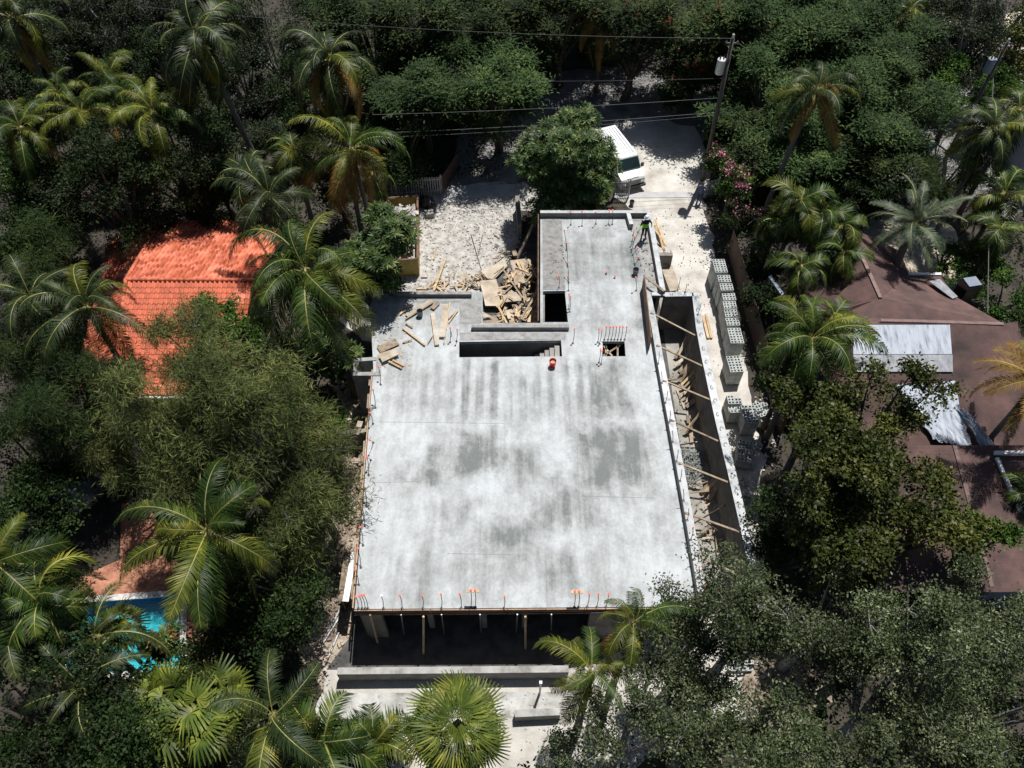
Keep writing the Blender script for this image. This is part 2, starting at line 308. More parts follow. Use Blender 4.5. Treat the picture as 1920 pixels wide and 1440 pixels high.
    bp=N.new('ShaderNodeBump'); bp.inputs['Strength'].default_value=.15; bp.inputs['Distance'].default_value=.02; L.new(fi,bp.inputs['Height']); L.new(bp.outputs[0],b.inputs['Normal'])
    return m
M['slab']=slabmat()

# ------------------------------------------------------------ ground and setting
def wob(poly,amp=.3,step=.8,seed=1):
    rr=random.Random(seed); out=[]; n=len(poly)
    for i in range(n):
        a=poly[i];b=poly[(i+1)%n];k=max(1,int((b-a).length/step))
        for j in range(k):
            p=a.lerp(b,j/k); out.append(Vector((p.x+rr.uniform(-amp,amp),p.y+rr.uniform(-amp,amp),0)))
    return out
g=MB(); g.prism([(-220,-160),(220,-160),(220,320),(-220,320)],-1.2,-.9); 
# ground sheet with a cut-out for the pool
poolp=PP([(120,1128),(345,1112),(345,1262),(120,1272)],0)
g=MB(); g.prism([(-220,-160),(220,-160),(220,320),(-220,320)],-.9,0,[poolp]); struct(g,'ground',M['soil'])
def sheet(name,px,z,m,amp=.25,seed=1,th=.003):
    s=MB(); s.prism(wob(PP(px,0),amp,.7,seed),z-th,z); return struct(s,name,m)
sheet('road',[(840,330),(860,250),(960,215),(985,150),(1180,120),(1330,180),(1330,345),(1130,350),(960,372),(850,372)],.008,M['asphalt'],.5,2)
sheet('side_street',[(1640,350),(1680,290),(1730,215),(1790,140),(1920,150),(1990,330),(1900,420),(1800,350)],.008,M['asphalt'],.3,12)
sheet('verge_path',[(1640,130),(1680,60),(1760,40),(1920,20),(1990,60),(1920,110),(1760,108),(1700,130)],.010,M['paver'],.4,13)
sheet('gravel_lot',[(640,600),(700,500),(740,390),(820,350),(975,345),(1030,380),(1040,520),(1030,640),(860,650),(700,650)],.012,M['gravel'],.35,3)
sheet('stem_shade_strip',[(965,395),(1015,395),(1015,610),(1006,560),(1000,505),(985,480),(972,440)],.018,M['soil'],.1,33)  # dark soil sheet painting in the shade beside the slab stem
sheet('driveway',[(1130,250),(1200,215),(1300,240),(1335,300),(1320,372),(1338,470),(1372,560),(1405,720),(1430,860),(1430,1020),(1420,1150),(1290,1150),(1240,640),(1200,400),(1150,372)],.016,M['lime'],.25,4)
sheet('side_yard',[(600,1300),(560,1250),(590,1120),(610,960),(625,820),(660,700),(720,640),(760,660),(720,1150),(700,1300)],.020,M['sand'],.3,5)
sheet('front_yard',[(600,1300),(610,1250),(700,1230),(1100,1230),(1330,1150),(1400,1200),(1400,1350),(1100,1480),(900,1480),(600,1430)],.024,M['lime'],.25,6)
sheet('debris_ground',[(1400,1220),(1520,1230),(1560,1330),(1480,1380),(1390,1330)],.028,M['sand'],.4,16)
ap=MB(); ap.prism(PP([(838,373),(845,350),(965,346),(972,370)],0),.012,.045); struct(ap,'driveway_apron',M['apron'])
s=MB(); s.prism(PP([(1150,372),(1152,362),(1318,360),(1320,371)],0),.02,.05); struct(s,'gate_track',M['apron'])
s=MB(); s.prism(PP([(1218,547),(1300,547),(1395,985),(1430,1160),(1330,1160),(1290,940)],0),.02,.03); struct(s,'patio_floor',M['floor'])
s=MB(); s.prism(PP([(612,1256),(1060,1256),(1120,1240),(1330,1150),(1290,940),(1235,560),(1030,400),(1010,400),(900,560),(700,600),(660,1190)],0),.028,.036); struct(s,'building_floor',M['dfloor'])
s=MB(); s.prism(PP([(612,1300),(1085,1298),(1090,1345),(615,1345)],0),.03,.045); struct(s,'terrace_floor',M['terr'])
# right neighbour's beige patio and pool deck on the left
sheet('paver_patio',[(1610,410),(1640,395),(1720,400),(1790,430),(1800,560),(1690,560),(1640,500)],.012,M['paver'],.15,7)
dk=MB(); dk.prism([*PP([(110,1100),(225,1050),(228,945),(290,940),(300,1040),(390,1080),(390,1290),(100,1290)],0)],.002,.03,[poolp]); struct(dk,'pool_deck',M['redpav'])
# pool: basin, coping and water
pl=empty('swimming_pool',poolp[0],'turquoise swimming pool half hidden under palms','pool'); off=poolp[0]
def loc(ps,o): return [p-o for p in ps]
b_=MB(); q=loc(poolp,off); b_.add([v+Vector((0,0,-.85)) for v in q],[(3,2,1,0)][:1]); b_.f[-1]=(0,1,2,3) if ((q[1]-q[0]).cross(q[2]-q[0])).z>0 else (3,2,1,0); b_.build('basin_floor',M['pool'],pl)
b_=MB()
for i in range(4):
    a=q[i];c=q[(i+1)%4]; b_.beam(a+Vector((0,0,-.45)),c+Vector((0,0,-.45)),.06,.88)
b_.build('tile_wall',M['bluetile'],pl)
b_=MB()
for i in range(4): b_.beam(q[i]+Vector((0,0,.06)),q[(i+1)%4]+Vector((0,0,.06)),.32,.06)
b_.build('coping',M['debris'],pl)
b_=MB(); b_.add([v+Vector((0,0,-.12)) for v in q],[(0,1,2,3)]); b_.build('water',M['water'],pl)

# ------------------------------------------------------------ the unfinished house
Z0=3.5
bd=empty('unfinished_house',(0,0,0),'unfinished concrete house with a bare poured slab on top','building')
outer=PP([(665,1142),(1312,1137),(1286,950),(1258,808),(1234,640),(1219,549),(1244,547),(1219,420),(1213,394),(1013,394),(1013,606),(905,606),(905,547),(735,547),(693,560),(700,690)],Z0)
h_st=PP([(861,641),(1052,638),(1054,668),(861,670)],Z0); h_sh=PP([(1130,640),(1171,640),(1173,668),(1130,668)],Z0); h_vo=PP([(1018,546),(1059,545),(1065,604),(1018,604)],Z0)
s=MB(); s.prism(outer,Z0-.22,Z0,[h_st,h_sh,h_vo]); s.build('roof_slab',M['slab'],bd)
for ja,jb in (((712,791),(945,794)),((1082,800),(1085,915)),((1023,1040),(1026,1136)),((700,905),(790,903)),((840,1038),(960,1040)),((1090,930),(1230,934)),((1062,700),(1060,790))):
    s=MB(); s.beam(P(*ja,Z0+.001),P(*jb,Z0+.001),.018,.006); s.build('pour_joint',M['rough'],bd)
def strip(px,z,h,name='rough_topping',m='rough'):
    s=MB(); s.prism(PP(px,z),z,z+h); return s.build(name,M[m],bd)
strip([(1017,407),(1053,407),(1060,543),(1018,543)],Z0,.02); strip([(1184,408),(1216,408),(1237,540),(1211,540),(1203,500)],Z0,.02)
strip([(862,563),(903,563),(903,606),(862,606)],Z0,.02); strip([(862,624),(1062,624),(1060,636),(862,638)],Z0,.02); strip([(740,562),(861,563),(861,566),(740,566)],Z0,.02)
def pw(pa,pb,z0,z1,wd,name='parapet',m='capc',mf='block'):
    # low wall with a paler grout cap
    a=P(*pa,z1);b=P(*pb,z1); h=z1-z0-.03
    s=MB(); s.beam((a.x,a.y,z0+h/2),(b.x,b.y,z0+h/2),wd,h); o=s.build(name,M[mf],bd)
    s=MB(); s.beam((a.x,a.y,z1-.015),(b.x,b.y,z1-.015),wd+.006,.03); s.build('wall_cap',M[m],o); return o
pw((1013,397),(1213,397),Z0,Z0+.4,.22); pw((1178,399),(1184,420),Z0,Z0+.4,.24)
pw((1217,398),(1243,545),Z0,Z0+.42,.30,m='capc')
pw((884,611),(1067,611),Z0,Z0+.28,.22,m='rough'); pw((740,549),(884,549),Z0,Z0+.28,.22,m='rough')
pw((1222,551),(1246,551),Z0,Z0+.2,.25)
# parapet beside the trench (inner side wall rising past the slab)
A=[(1214,548),(1226,604),(1237,668),(1263,808),(1289,950),(1320,1132)]
for i in range(len(A)-1): pw(A[i],A[i+1],0,Z0+.45,.36)
# slab edge under the parapet is closed by walls that reach the floor
def wl(pa,pb,z0,z1,wd,zp=None,name='wall',m='block'):
    a=P(*pa,zp if zp is not None else z1);b=P(*pb,zp if zp is not None else z1)
    s=MB(); s.beam((a.x,a.y,(z0+z1)/2),(b.x,b.y,(z0+z1)/2),wd,z1-z0); return s.build(name,M[m],bd)
zb=Z0-.225
for pa,pb in (((674,1140),(708,705)),((708,700),(700,572)),((743,552),(900,552)),((899,556),(899,600)),((910,603),(1013,603)),((1018,600),(1018,403)),((1024,400),(1205,400)),((1209,404),(1238,540)),
              ((1075,608),(1068,545)),((861,637),(1056,634)),((1100,1000),(1090,680))): wl(pa,pb,0,zb,.22,Z0)
wl((1108,1141),(1290,1140),0,zb,.22,Z0); wl((676,1139),(712,1139),0,zb,.22,Z0)
for x in (800,905,985): 
    p=P(x,1120,Z0); s=MB(); s.box((p.x,p.y,zb/2),(.25,.25,zb)); s.build('column',M['block'],bd)
# stairs
s0=P(1052,640,Z0); s1=P(1052,668,Z0)
for i in range(16):
    x=s0.x-.1-.27*i-.13; z=Z0-.2-.19*i
    if z<.1: break
    s=MB(); s.box((x,(s0.y+s1.y)/2,z/2),(.268,abs(s0.y-s1.y)-.3,z)); s.build('stair_step',M['conc'],bd)
# form boards: front edge, left edge, stem side
def board(pa,pb,za,zb_,wd,th,name,m,par=None,up=(0,0,1)):
    s=MB(); s.beam(P(*pa,za),P(*pb,zb_),wd,th,up); return s.build(name,M[m],par)
fa=P(664,1143,Z0);fb=P(1312,1138.5,Z0); n=9
for r_ in range(3):
    for i in range(n):
        a=fa.lerp(fb,i/n);b=fa.lerp(fb,(i+.985)/n); z=Z0-.03-.13*r_
        s=MB(); s.beam((a.x,a.y-.03-.035*r_,z-.04),(b.x,b.y-.03-.035*r_,z-.04),.035,.115); s.build('form_board',M['formo'] if r_==0 else M['form'],bd)
la=P(664,1140,Z0);lb=P(700,692,Z0); n=9
for i in range(n):
    a=la.lerp(lb,i/n);b=la.lerp(lb,(i+.98)/n); s=MB(); s.beam((a.x-.06,a.y,Z0-.08),(b.x-.06,b.y,Z0-.08),.05,.2); s.build('form_board',M['formo'],bd)
    s=MB(); s.beam((a.x-.2,a.y+.5,Z0-.18),(b.x-.2,b.y,Z0-.22),.09,.04); s.build('form_board',M['wood2'],bd)
a=P(1011,400,Z0);b=P(1011,600,Z0); s=MB(); s.beam((a.x-.05,a.y,1.9),(b.x-.05,b.y,1.9),.06,3.1); s.build('form_board',M['form'],bd)
# tall plywood form leaning at the trench corner
a=P(1207,540,Z0);b=P(1220,655,Z0); s=MB(); s.beam((a.x-.1,a.y,Z0+.55),(b.x-.1,b.y,Z0+.5),.05,1.1); s.build('form_board',M['form'],bd)
# chimney-like block shaft at the left corner and low terrace lump
def ringbox(px,z0,z1,t,name,m):
    q=PP(px,z1); c=sum(q,Vector())/4; inn=[c+(p-c)*t for p in q]; s=MB(); s.prism(q,z0,z1,[inn]); return s.build(name,M[m],bd)
ringbox([(664,672),(716,668),(714,704),(661,704)],0,Z0+.05,.62,'shaft','rough')
wl((636,812),(694,806),0,1.4,.25,1.4,m='rough')
# outer trench wall
Bw=[(1304,549),(1312,615),(1322,667),(1349,790),(1371,880),(1397,992),(1432,1150)]
zw=3.05
def seg(pa,pb,wd):
    a=P(*pa,zw);b=P(*pb,zw); s=MB(); s.beam((a.x,a.y,(zw-.03)/2),(b.x,b.y,(zw-.03)/2),wd,zw-.03); o=s.build('outer_wall',M['block'],bd)
    s=MB(); s.beam((a.x,a.y,zw-.015),(b.x,b.y,zw-.015),wd+.006,.03); s.build('wall_cap',M['capc'],o)
    k=int((b-a).length/.8)
    for i in range(k):
        p=a.lerp(b,(i+.5)/k); s=MB(); an=random.uniform(0,3)
        pts=[(p.x+.12*math.cos(an+t)*(1-t/8),p.y+.12*math.sin(an+t*1.1),zw+.03+.04*math.sin(t)) for t in np.linspace(0,5,7)]; s.tube(pts,.012,4); s.build('rebar_tie',M['steel'],o)
    return o
for i in range(len(Bw)-1): seg(Bw[i],Bw[i+1],.42)
seg((1246,552),(1300,551),.34)
# front retaining wall and small pillars
def bw(pa,pb,z0,z1,wd,name,label,cat):
    a=P(*pa,z1);b=P(*pb,z1);o=empty(name,(a.x,a.y,0),label,cat); d=b-a
    s=MB(); s.beam((0,0,(z0+z1-.03)/2),(d.x,d.y,(z0+z1-.03)/2),wd,z1-z0-.03); s.build('block_course',M['block'],o)
    s=MB(); s.beam((0,0,z1-.015),(d.x,d.y,z1-.015),wd+.008,.03); s.build('wall_cap',M['terr'],o); return o
bw((632,1258),(1066,1254),0,1.0,.30,'retaining_wall','low concrete retaining wall with white cap in front of the open ground floor','wall')
bw((612,1352),(680,1350),0,.7,.3,'garden_wall','short stub of pale wall half hidden by ferns left of the fan palm','wall')
bw((965,1338),(1050,1334),0,.7,.3,'garden_wall','short stub of pale wall right of the big fan palm','wall')
for (px,py,l) in ((632,1388,'pale square pillar base beside the coconut fronds bottom left of the yard'),(1012,1300,'thin white post standing in front of the retaining wall')):
    p=P(px,py,0); s=MB(); big=px<700
    s.box((0,0,.35 if big else .8),(.75,.9,.7) if big else (.09,.09,1.6)); s.box((0,0,.73 if big else 1.62),(.85,1.0,.06) if big else (.13,.13,.04)); o=top(s,'pillar' if big else 'post',M['capc'] if big else M['whitew'],l,'pillar' if big else 'post'); o.location=(p.x,p.y,.03)
# shoring under the front opening
for i,(xt,xb,yt,yb) in enumerate(((694,708,1156,1205),(752,758,1156,1190),(794,794,1160,1225),(828,833,1156,1188),(900,902,1156,1186),(985,985,1160,1216),(970,968,1156,1186),(1034,1034,1156,1182))):
    b=P(xb,yb,.04); t=P(xt,yt-4,zb-.03); t=Vector((t.x,min(t.y,13.9),zb-.03)) 
    s=MB(); s.tube([b,t],.035 if i not in(2,5,0) else .055,6); top(s,'shore_post',M['galv'] if i not in(0,2,5) else M['wood'],('leftmost' if i==0 else 'middle' if i==2 else 'rightmost')+' timber shore post in the front opening, lit at its foot' if i in(0,2,5) else ORD[i]+' shore from the left under the front slab edge, thin steel','prop','shores under the front slab')

# ------------------------------------------------------------ props across the trench
for i,(a,b) in enumerate((((1220,586),(1303,629)),((1231,647),(1316,686)),((1243,713),(1330,749)),((1257,787),(1346,827)),((1273,868),(1364,904)),((1284,961),(1385,997)),((1303,1040),(1400,1085)))):
    s=MB(); s.beam(P(*a,Z0+.5),P(*b,zw+.04),.10,.06); top(s,'timber_brace',M['wood2'],'first second third fourth fifth sixth seventh'.split()[i]+' timber brace from the back spanning the side trench','brace','braces across the side trench')
board((1212,520),(1245,546),Z0+.55,Z0+.45,.14,.05,'timber_brace','wood2'); tag(bpy.data.objects[-1] if False else col.objects[-1],'short timber brace at the corner above the trench','brace')

# ------------------------------------------------------------ rebar dowels with red caps
rb_mesh={}
cnt={}
def rebar(pb,pc,h=.95,label='',group='',z=Z0,cap='red'):
    k=cnt.get(group,0); cnt[group]=k+1; label=ORD[k]+' '+label
    a=P(*pb,z); b=P(*pc,z+h); d=b-a
    o=empty('rebar_dowel',a,label,'rebar',group)
    s=MB(); s.tube([(0,0,0),tuple(d*.5+Vector((.03,.02,0))),tuple(d)],.016,4); s.build('rod',M['steel'],o)
    if cap:
        s=MB(); s.lathe(d,[(.001,-.03),(.045,-.03),(.05,0),(.055,.01),(.055,.03),(.001,.04)],8); s.build('safety_cap',M['red'] if cap=='red' else M['whitew'],o)
    s=MB(); s.lathe((0,0,0),[(.07,.0),(.06,.03),(.001,.035)],7); s.build('base_grommet',M['black'],o)
lf='capped rebar dowel from the left along the front slab edge'
for b,c in (((672,1141),(667,1119)),((679,1141),(674,1118)),((685,1141),(678,1116)),((690,1141),(683,1116)),((719,1141),(715,1117)),((754,1141),(750,1117)),((793,1141),(792,1117)),((828,1141),(827,1115)),((865,1140),(862,1114)),((883,1140),(883,1107)),((891,1140),(891,1107)),((945,1140),(946,1119)),((1077,1138),(1078,1109)),((1085,1138),(1086,1109)),((1101,1138),(1105,1114)),((1119,1138),(1122,1114)),((1136,1138),(1141,1114))):
    rebar(b,c,1.0,lf,'capped dowels along the front edge',cap='white' if b[0]==719 else 'red')
for x,y in ((887,1108),(1082,1110)): s=MB(); p=P(x,y,Z0+.98); s.box(p,(.55,.14,.03)); top(s,'cap_board',M['wood'],'small board over two red dowels, '+('left' if x<1000 else 'right')+' one on the front edge','board')
ll='capped rebar dowel from the back along the left slab edge'
zz=[((443,350),(437,258)),((415,475),(407,383)),((402,560),(390,507)),((403,663),(388,655)),((390,757),(372,747)),((378,838),(376,745)),((367,1007),(362,912)),((358,1112),(348,1015)),((348,1217),(340,1125)),((336,1337),(325,1240)),((325,1430),(312,1355))]
for b,c in zz: rebar((560+b[0]/2.88,600+b[1]/2.88),(560+c[0]/2.88-2,600+c[1]/2.88-2),.9,ll,'capped dowels along the left edge')
ls='capped rebar dowel of the rows rising around the narrow slab stem'
for b,c in (((1062,470),(1058,432)),((1064,500),(1062,455)),((1066,530),(1064,492)),((1066,545),(1064,518)),((1066,580),(1067,552)),((1068,585),(1070,556)),((1074,644),(1077,617)),((1048,540),(1048,517)),((844,642),(844,615)),((856,640),(857,618)),((1070,422),(1070,398)),((1091,424),(1091,396)),((1117,420),(1117,398)),((1141,421),(1142,394)),((1148,421),(1149,394)),((1185,453),(1188,434)),((1184,470),(1190,444)),((1186,478),(1196,465)),((1190,497),(1198,482)),((1193,545),(1192,520)),((1136,514),(1137,510)),((1152,522),(1153,517))):
    rebar(b,c,(.15 if b[0] in(1136,1152) else .95),ls,'capped dowels on the stem')
lc='dowel standing around the small framed floor opening'
for x in (1137,1144,1150,1156,1162,1168,1175): rebar((x-4,637),(x,613),.9,lc,'dowels round the small opening')
for b,c in (((1121,642),(1123,617)),((1124,645),(1128,620)),((1123,680),(1126,655)),((1127,683),(1129,658))): rebar(b,c,.9,lc,'dowels round the small opening')
for k in range(13):
    t=k/12; x=1228+t*82; y=660+t*440; rebar((x+6,y+22),(x+8-3*math.sin(k*2),y),.7,'rebar from the back on the inner trench wall','dowels on the inner trench wall',z=Z0+.45,cap='red' if k in(9,11,12) else None)
for b,c in (((1270,545),(1276,520)),((1284,548),(1288,532)),((1308,590),(1315,568)),((846,640),(846,622))): rebar(b,c,.8,'bare rebar rod sticking up near the trench corner','bare rods',z=zw,cap=None)
# framed opening timbers
for ti_,(a,b) in enumerate((((1136,640),(1136,668)),((1158,640),(1158,668)),((1130,668),(1171,642)),((1131,648),(1148,668)))): 
    s=MB(); s.beam(P(*a,Z0-.3),P(*b,Z0-.3),.10,.05); top(s,'timber_prop',M['wood2'],ORD[ti_]+' timber crossing under the small framed opening in the slab','timber','timbers in the small opening')

# ------------------------------------------------------------ buckets
def bucket(px,py,z,m,label,r=.17,h=.38):
    p=P(px,py,z); s=MB(); s.lathe((0,0,0),[(.001,0),(r*.82,0),(r,h),(r*1.06,h),(r*1.06,h-.03),(r*.95,h-.03),(r*.95,h-.02),(r*.78,.03),(.001,.03)],18); o=top(s,'bucket',m,label,'bucket',smooth=False); o.location=p; 
    s=MB(); s.tube([(r*math.cos(a),r*.3+.1*math.sin(a)-.25,h*.7+.05*math.sin(a)) for a in np.linspace(0,math.pi,8)],.008,4); s.build('handle',M['galv'],o); return o
bucket(1036,686,Z0,M['redb'],'red plastic bucket on the slab below the stairwell',.19,.45)
s=MB(); s.lathe((0,0,0),[(.001,.0),(.13,.0),(.13,.01),(.001,.012)],12); q=s.build('lid_puddle',M['wood'],None); q.parent=[o for o in col.objects if o.name.startswith('bucket')][0]; q.location=(0,0,.3); q.name='contents'
bucket(788,592,Z0,M['greyp'],'grey bucket between loose boards at the left rear of the slab',.18,.42)
bucket(1191,514,Z0,M['greyp'],'dark grey bucket on the slab stem below the worker',.18,.42)
bucket(1184,385,0,M['greyp'],'pale grey bucket on the ground behind the rear parapet',.17,.4)

# ------------------------------------------------------------ loose timber
LK={'wood':'yellow','wood2':'weathered grey','ply':'pale plywood','steel':'thin dark','galv':'thin grey','whitew':'white','formo':'orange'}
def WH(group,x,y):
    if 'pile' in group: return ('at the top' if y<505 else 'in the upper half' if y<540 else 'in the lower half' if y<575 else 'at the foot')+' of the pile, '+('left' if x<955 else 'middle' if x<985 else 'right')
    if 'corner' in group: return 'on the rear left slab corner '+('above' if y<605 else 'below')+' the grey bucket'
    if 'trench' in group: return 'on the trench floor '+('by the first braces' if y<700 else 'by the middle braces' if y<830 else 'by the steel heap' if y<930 else 'near the front end')
    if 'gravel' in group: return 'on the gravel yard '+('near the container' if x<840 else 'in the middle' if x<900 else 'near the pile')
    return 'in the '+group
def plank(a,b,z0,z1,wd,th,m,label,group=None,cat='board',name='plank'):
    if group and group!='timbers by the outer wall':
        l=(P(*a,z0)-P(*b,z1)).length; an=math.degrees(math.atan2(-(b[1]-a[1]),b[0]-a[0]))%180
        dr='crosswise' if an<25 or an>155 else 'slanting right' if an<70 else 'lengthwise' if an<110 else 'slanting left'
        label=('long ' if l>1.6 else 'short ' if l<.8 else '')+('wide ' if wd>=.18 else 'narrow ' if wd<.08 else '')+LK[m]+' board '+dr+' '+WH(group,(a[0]+b[0])/2,(a[1]+b[1])/2)
    if group and len(label.split())>16: label=' '.join(label.split()[len(label.split())-16:])
    s=MB(); s.beam(P(*a,z0),P(*b,z1),wd,th); return top(s,name,M[m],label,cat,group)
def zA(x,y): return (780+x/6,440+y/6)
def zB(x,y): return (680+x/8,540+y/8)
lb_='loose board among the timber scraps on the left rear corner of the slab'
for a,b,w_,t_,m_ in ((( 1050,380),(1115,860),.24,.12,'ply'),((1245,250),(1195,740),.34,.10,'ply'),((1310,220),(1250,620),.06,.06,'wood'),((1430,330),(1290,520),.06,.05,'wood'),((1400,350),(1280,470),.05,.05,'wood'),
      ((1030,190),(660,420),.3,.05,'ply'),((1060,215),(640,470),.08,.06,'wood2'),((1130,220),(1040,310),.28,.04,'wood2'),((600,600),(935,860),.09,.06,'wood'),((640,520),(750,585),.07,.05,'wood'),
      ((1240,600),(1220,830),.05,.04,'wood'),((1050,720),(975,830),.04,.04,'wood2'),((390,1100),(590,1205),.11,.05,'wood'),((450,1080),(615,1165),.10,.05,'wood'),((600,815),(740,770),.06,.05,'wood'),((240,930),(520,800),.5,.05,'wood2'),
      ((520,330),(760,250),.07,.05,'wood'),((560,390),(640,330),.1,.04,'wood')):
    plank(zB(*a),zB(*b),Z0+.08+random.random()*.05,Z0+.08+random.random()*.06,w_,t_,m_,lb_,'loose boards on the slab corner')
# plywood panel tilted on the chimney corner
q=[P(*zB(235,985),Z0+.35),P(*zB(515,900),Z0+.35),P(*zB(550,990),Z0+.25),P(*zB(295,1110),Z0+.25)]
s=MB(); s.add(q+[v-Vector((0,0,.03)) for v in q],[(3,2,1,0),(4,5,6,7),(0,1,5,4),(1,2,6,5),(2,3,7,6),(3,0,4,7)]); top(s,'plywood_sheet',M['ply'],'plywood sheet with palm shadow resting by the corner shaft','board')
# the timber pile in the yard corner
def sheetq(pts,z,m,label,group,name='plywood_sheet',tilt=0):
    q=[P(*p,z+(tilt*(i%2)))for i,p in enumerate(pts)]; s=MB(); n=len(q)
    s.add(q+[v-Vector((0,0,.03)) for v in q],[tuple(range(n))[::-1],tuple(range(n,2*n))]+[(i,(i+1)%n,n+(i+1)%n,n+i) for i in range(n)]); 
    return top(s,name,M[m],label,'board',group)
gp='plywood offcuts on the timber pile'; lp='pale plywood offcut lying on the scrap timber pile'
for pts,z in (([(720,520),(900,500),(960,680),(940,800),(780,800),(740,620)],.5),([(730,410),(990,280),(1030,350),(880,500),(800,490)],.3),([(1060,290),(1220,270),(1290,330),(1180,440),(1080,400)],.8),([(1080,400),(1210,440),(1230,540),(1110,570)],.9),
    ([(740,960),(900,900),(1000,1010),(770,1020)],.4),([(1000,850),(1180,820),(1160,960),(1030,900)],.35),([(960,620),(1150,650),(1190,740),(990,760)],.7),([(740,860),(860,920),(760,935)],.6),([(1180,950),(1230,860),(1390,900),(1385,1000),(1300,1000)],.35),([(1000,900),(1150,960),(1150,1010),(1020,1010)],.5)):
    cx=sum(p[0] for p in pts)/len(pts);cy=sum(p[1] for p in pts)/len(pts); sheetq([zA(*p) for p in pts],z,random.choice(['ply','ply','ply','wood2']),('narrow ' if max(p[1] for p in pts)-min(p[1] for p in pts)<120 else 'broad ')+('upper ' if cy<480 else 'middle ' if cy<800 else 'lower ')+('left' if cx<900 else 'centre' if cx<1080 else 'right')+' plywood offcut lying on the scrap timber pile',gp)
rr=random.Random(4); gl='scrap boards in the timber pile'; lpl='loose scrap board in the tangled timber pile beside the slab stem'
spec=[((1180,950),(1410,570),1.6,.12,'wood2'),((1230,940),(1440,600),1.2,.08,'wood'),((975,385),(1200,710),1.0,.10,'wood2'),((1130,290),(1215,465),1.0,.14,'wood'),((1160,285),(1245,460),1.05,.1,'wood'),((880,440),(990,360),.6,.05,'wood2'),((870,270),(1090,235),.5,.05,'wood2'),((870,270),(1145,95),.5,.07,'wood'),((1120,240),(1100,170),.6,.3,'wood2'),((1340,410),(1235,535),1.2,.1,'wood2'),((1270,300),(1360,490),1.0,.08,'wood'),((930,815),(1025,1005),1.0,.12,'wood'),((560,510),(700,600),.4,.12,'wood2'),((665,460),(610,580),.5,.06,'wood'),((550,640),(590,560),.4,.08,'wood'),((670,715),(780,745),.4,.06,'wood2'),((380,580),(560,575),.2,.08,'wood'),((200,630),(330,275),.35,.14,'wood'),((0,605),(140,610),.1,.12,'wood'),((120,600),(300,570),.15,.08,'wood'),((240,600),(400,640),.1,.05,'wood2'),((200,280),(225,140),.1,.1,'wood'),((620,0),(735,390),.1,.03,'steel'),((750,0),(700,230),.1,.03,'steel'),((740,440),(800,525),.3,.07,'wood2'),((700,440),(750,520),.3,.05,'wood'),((880,0),(940,40),.1,.06,'wood2')]
for a,b,z,w_,m_ in spec: plank(zA(*a),zA(*b),z,max(.06,z-.25),w_,.06,m_,lpl if a[0]>540 and a[1]>80 else 'stray board or rod on the gravel yard near the timber pile',gl if a[0]>540 and a[1]>80 else 'stray boards on the gravel yard')
for i in range(150):
    u=rr.random();v=rr.random(); x=rr.uniform(900,1390); y=rr.uniform(300,1000)
    if x<1000 and y<560: continue
    a=rr.gauss(1.0,.9); l=rr.uniform(40,150); z=rr.uniform(.15,1.0)
    plank(zA(x-l/2*math.cos(a),y+l/2*math.sin(a)),zA(x+l/2*math.cos(a),y-l/2*math.sin(a)),z,z+rr.uniform(-.2,.2),rr.choice([.06,.09,.12,.2]),.04,rr.choice(['wood','wood','wood2','ply']),lpl,gl)
for i in range(46):
    x=rr.uniform(120,900); y=rr.uniform(440,615) if x>350 else rr.uniform(520,620)
    a=rr.gauss(.2,.9); l=rr.uniform(35,120); plank(zA(x-l/2*math.cos(a),y+l/2*math.sin(a)),zA(x+l/2*math.cos(a),y-l/2*math.sin(a)),.1,.1+rr.uniform(0,.2),rr.choice([.06,.09,.14]),.04,rr.choice(['wood','wood2','ply']),lpl,'stray boards on the gravel yard')
for i in range(22):
    x=rr.uniform(640,690); y=720+12.7*i+rr.uniform(0,10); x=x if y<860 else x-12; a=rr.uniform(0,3.1); l=rr.uniform(10,34)
    plank((x-l/2*math.cos(a),y+l/2*math.sin(a)),(x+l/2*math.cos(a),y-l/2*math.sin(a)),.15,.3,rr.choice([.08,.12,.2]),.05,rr.choice(['wood','wood2','ply']),ORD[i]+' scrap board from the back on the dirt strip left of the slab',None)
# timber beside the trench corner
def zC(x,y): return (1110+x/8,380+y/8)
lt='yellow timber stacked along the outer side of the stem near the worker'
for a,b,z0,z1 in (((900,260),(1090,640),.5,.3),((950,250),(1110,650),.6,.35),((915,370),(1060,560),.7,.5),((1010,480),(1070,700),.8,.9),((1075,700),(1120,950),1.3,.6),((990,770),(1060,960),1.2,.5),((900,345),(960,330),.8,.8)):
    plank(zC(*a),zC(*b),z0,z1,.13,.06,'wood',lt,'timbers beside the stem')
sheetq([zC(*p) for p in ((1040,980),(1200,930),(1330,1300),(1170,1330))],.6,'ply','large plywood sheet on the ground beside the trench corner',None)
s=MB(); a=P(*zC(1000,770),1.5); b=P(*zC(1210,770),1.5); s.beam((a.x,a.y,.75),(b.x,b.y,.75),.3,1.5); o=top(s,'block_stub_wall',M['block'],'short stub of block wall with open cells beside the yellow timbers','wall')
for x0 in (1205,1218): pass
for dx in (0,6): plank((1318+dx,592),(1326+dx+2,634),.12,.12,.16,.08,'wood','pair of timbers lying between outer wall and block pallets','timbers by the outer wall')
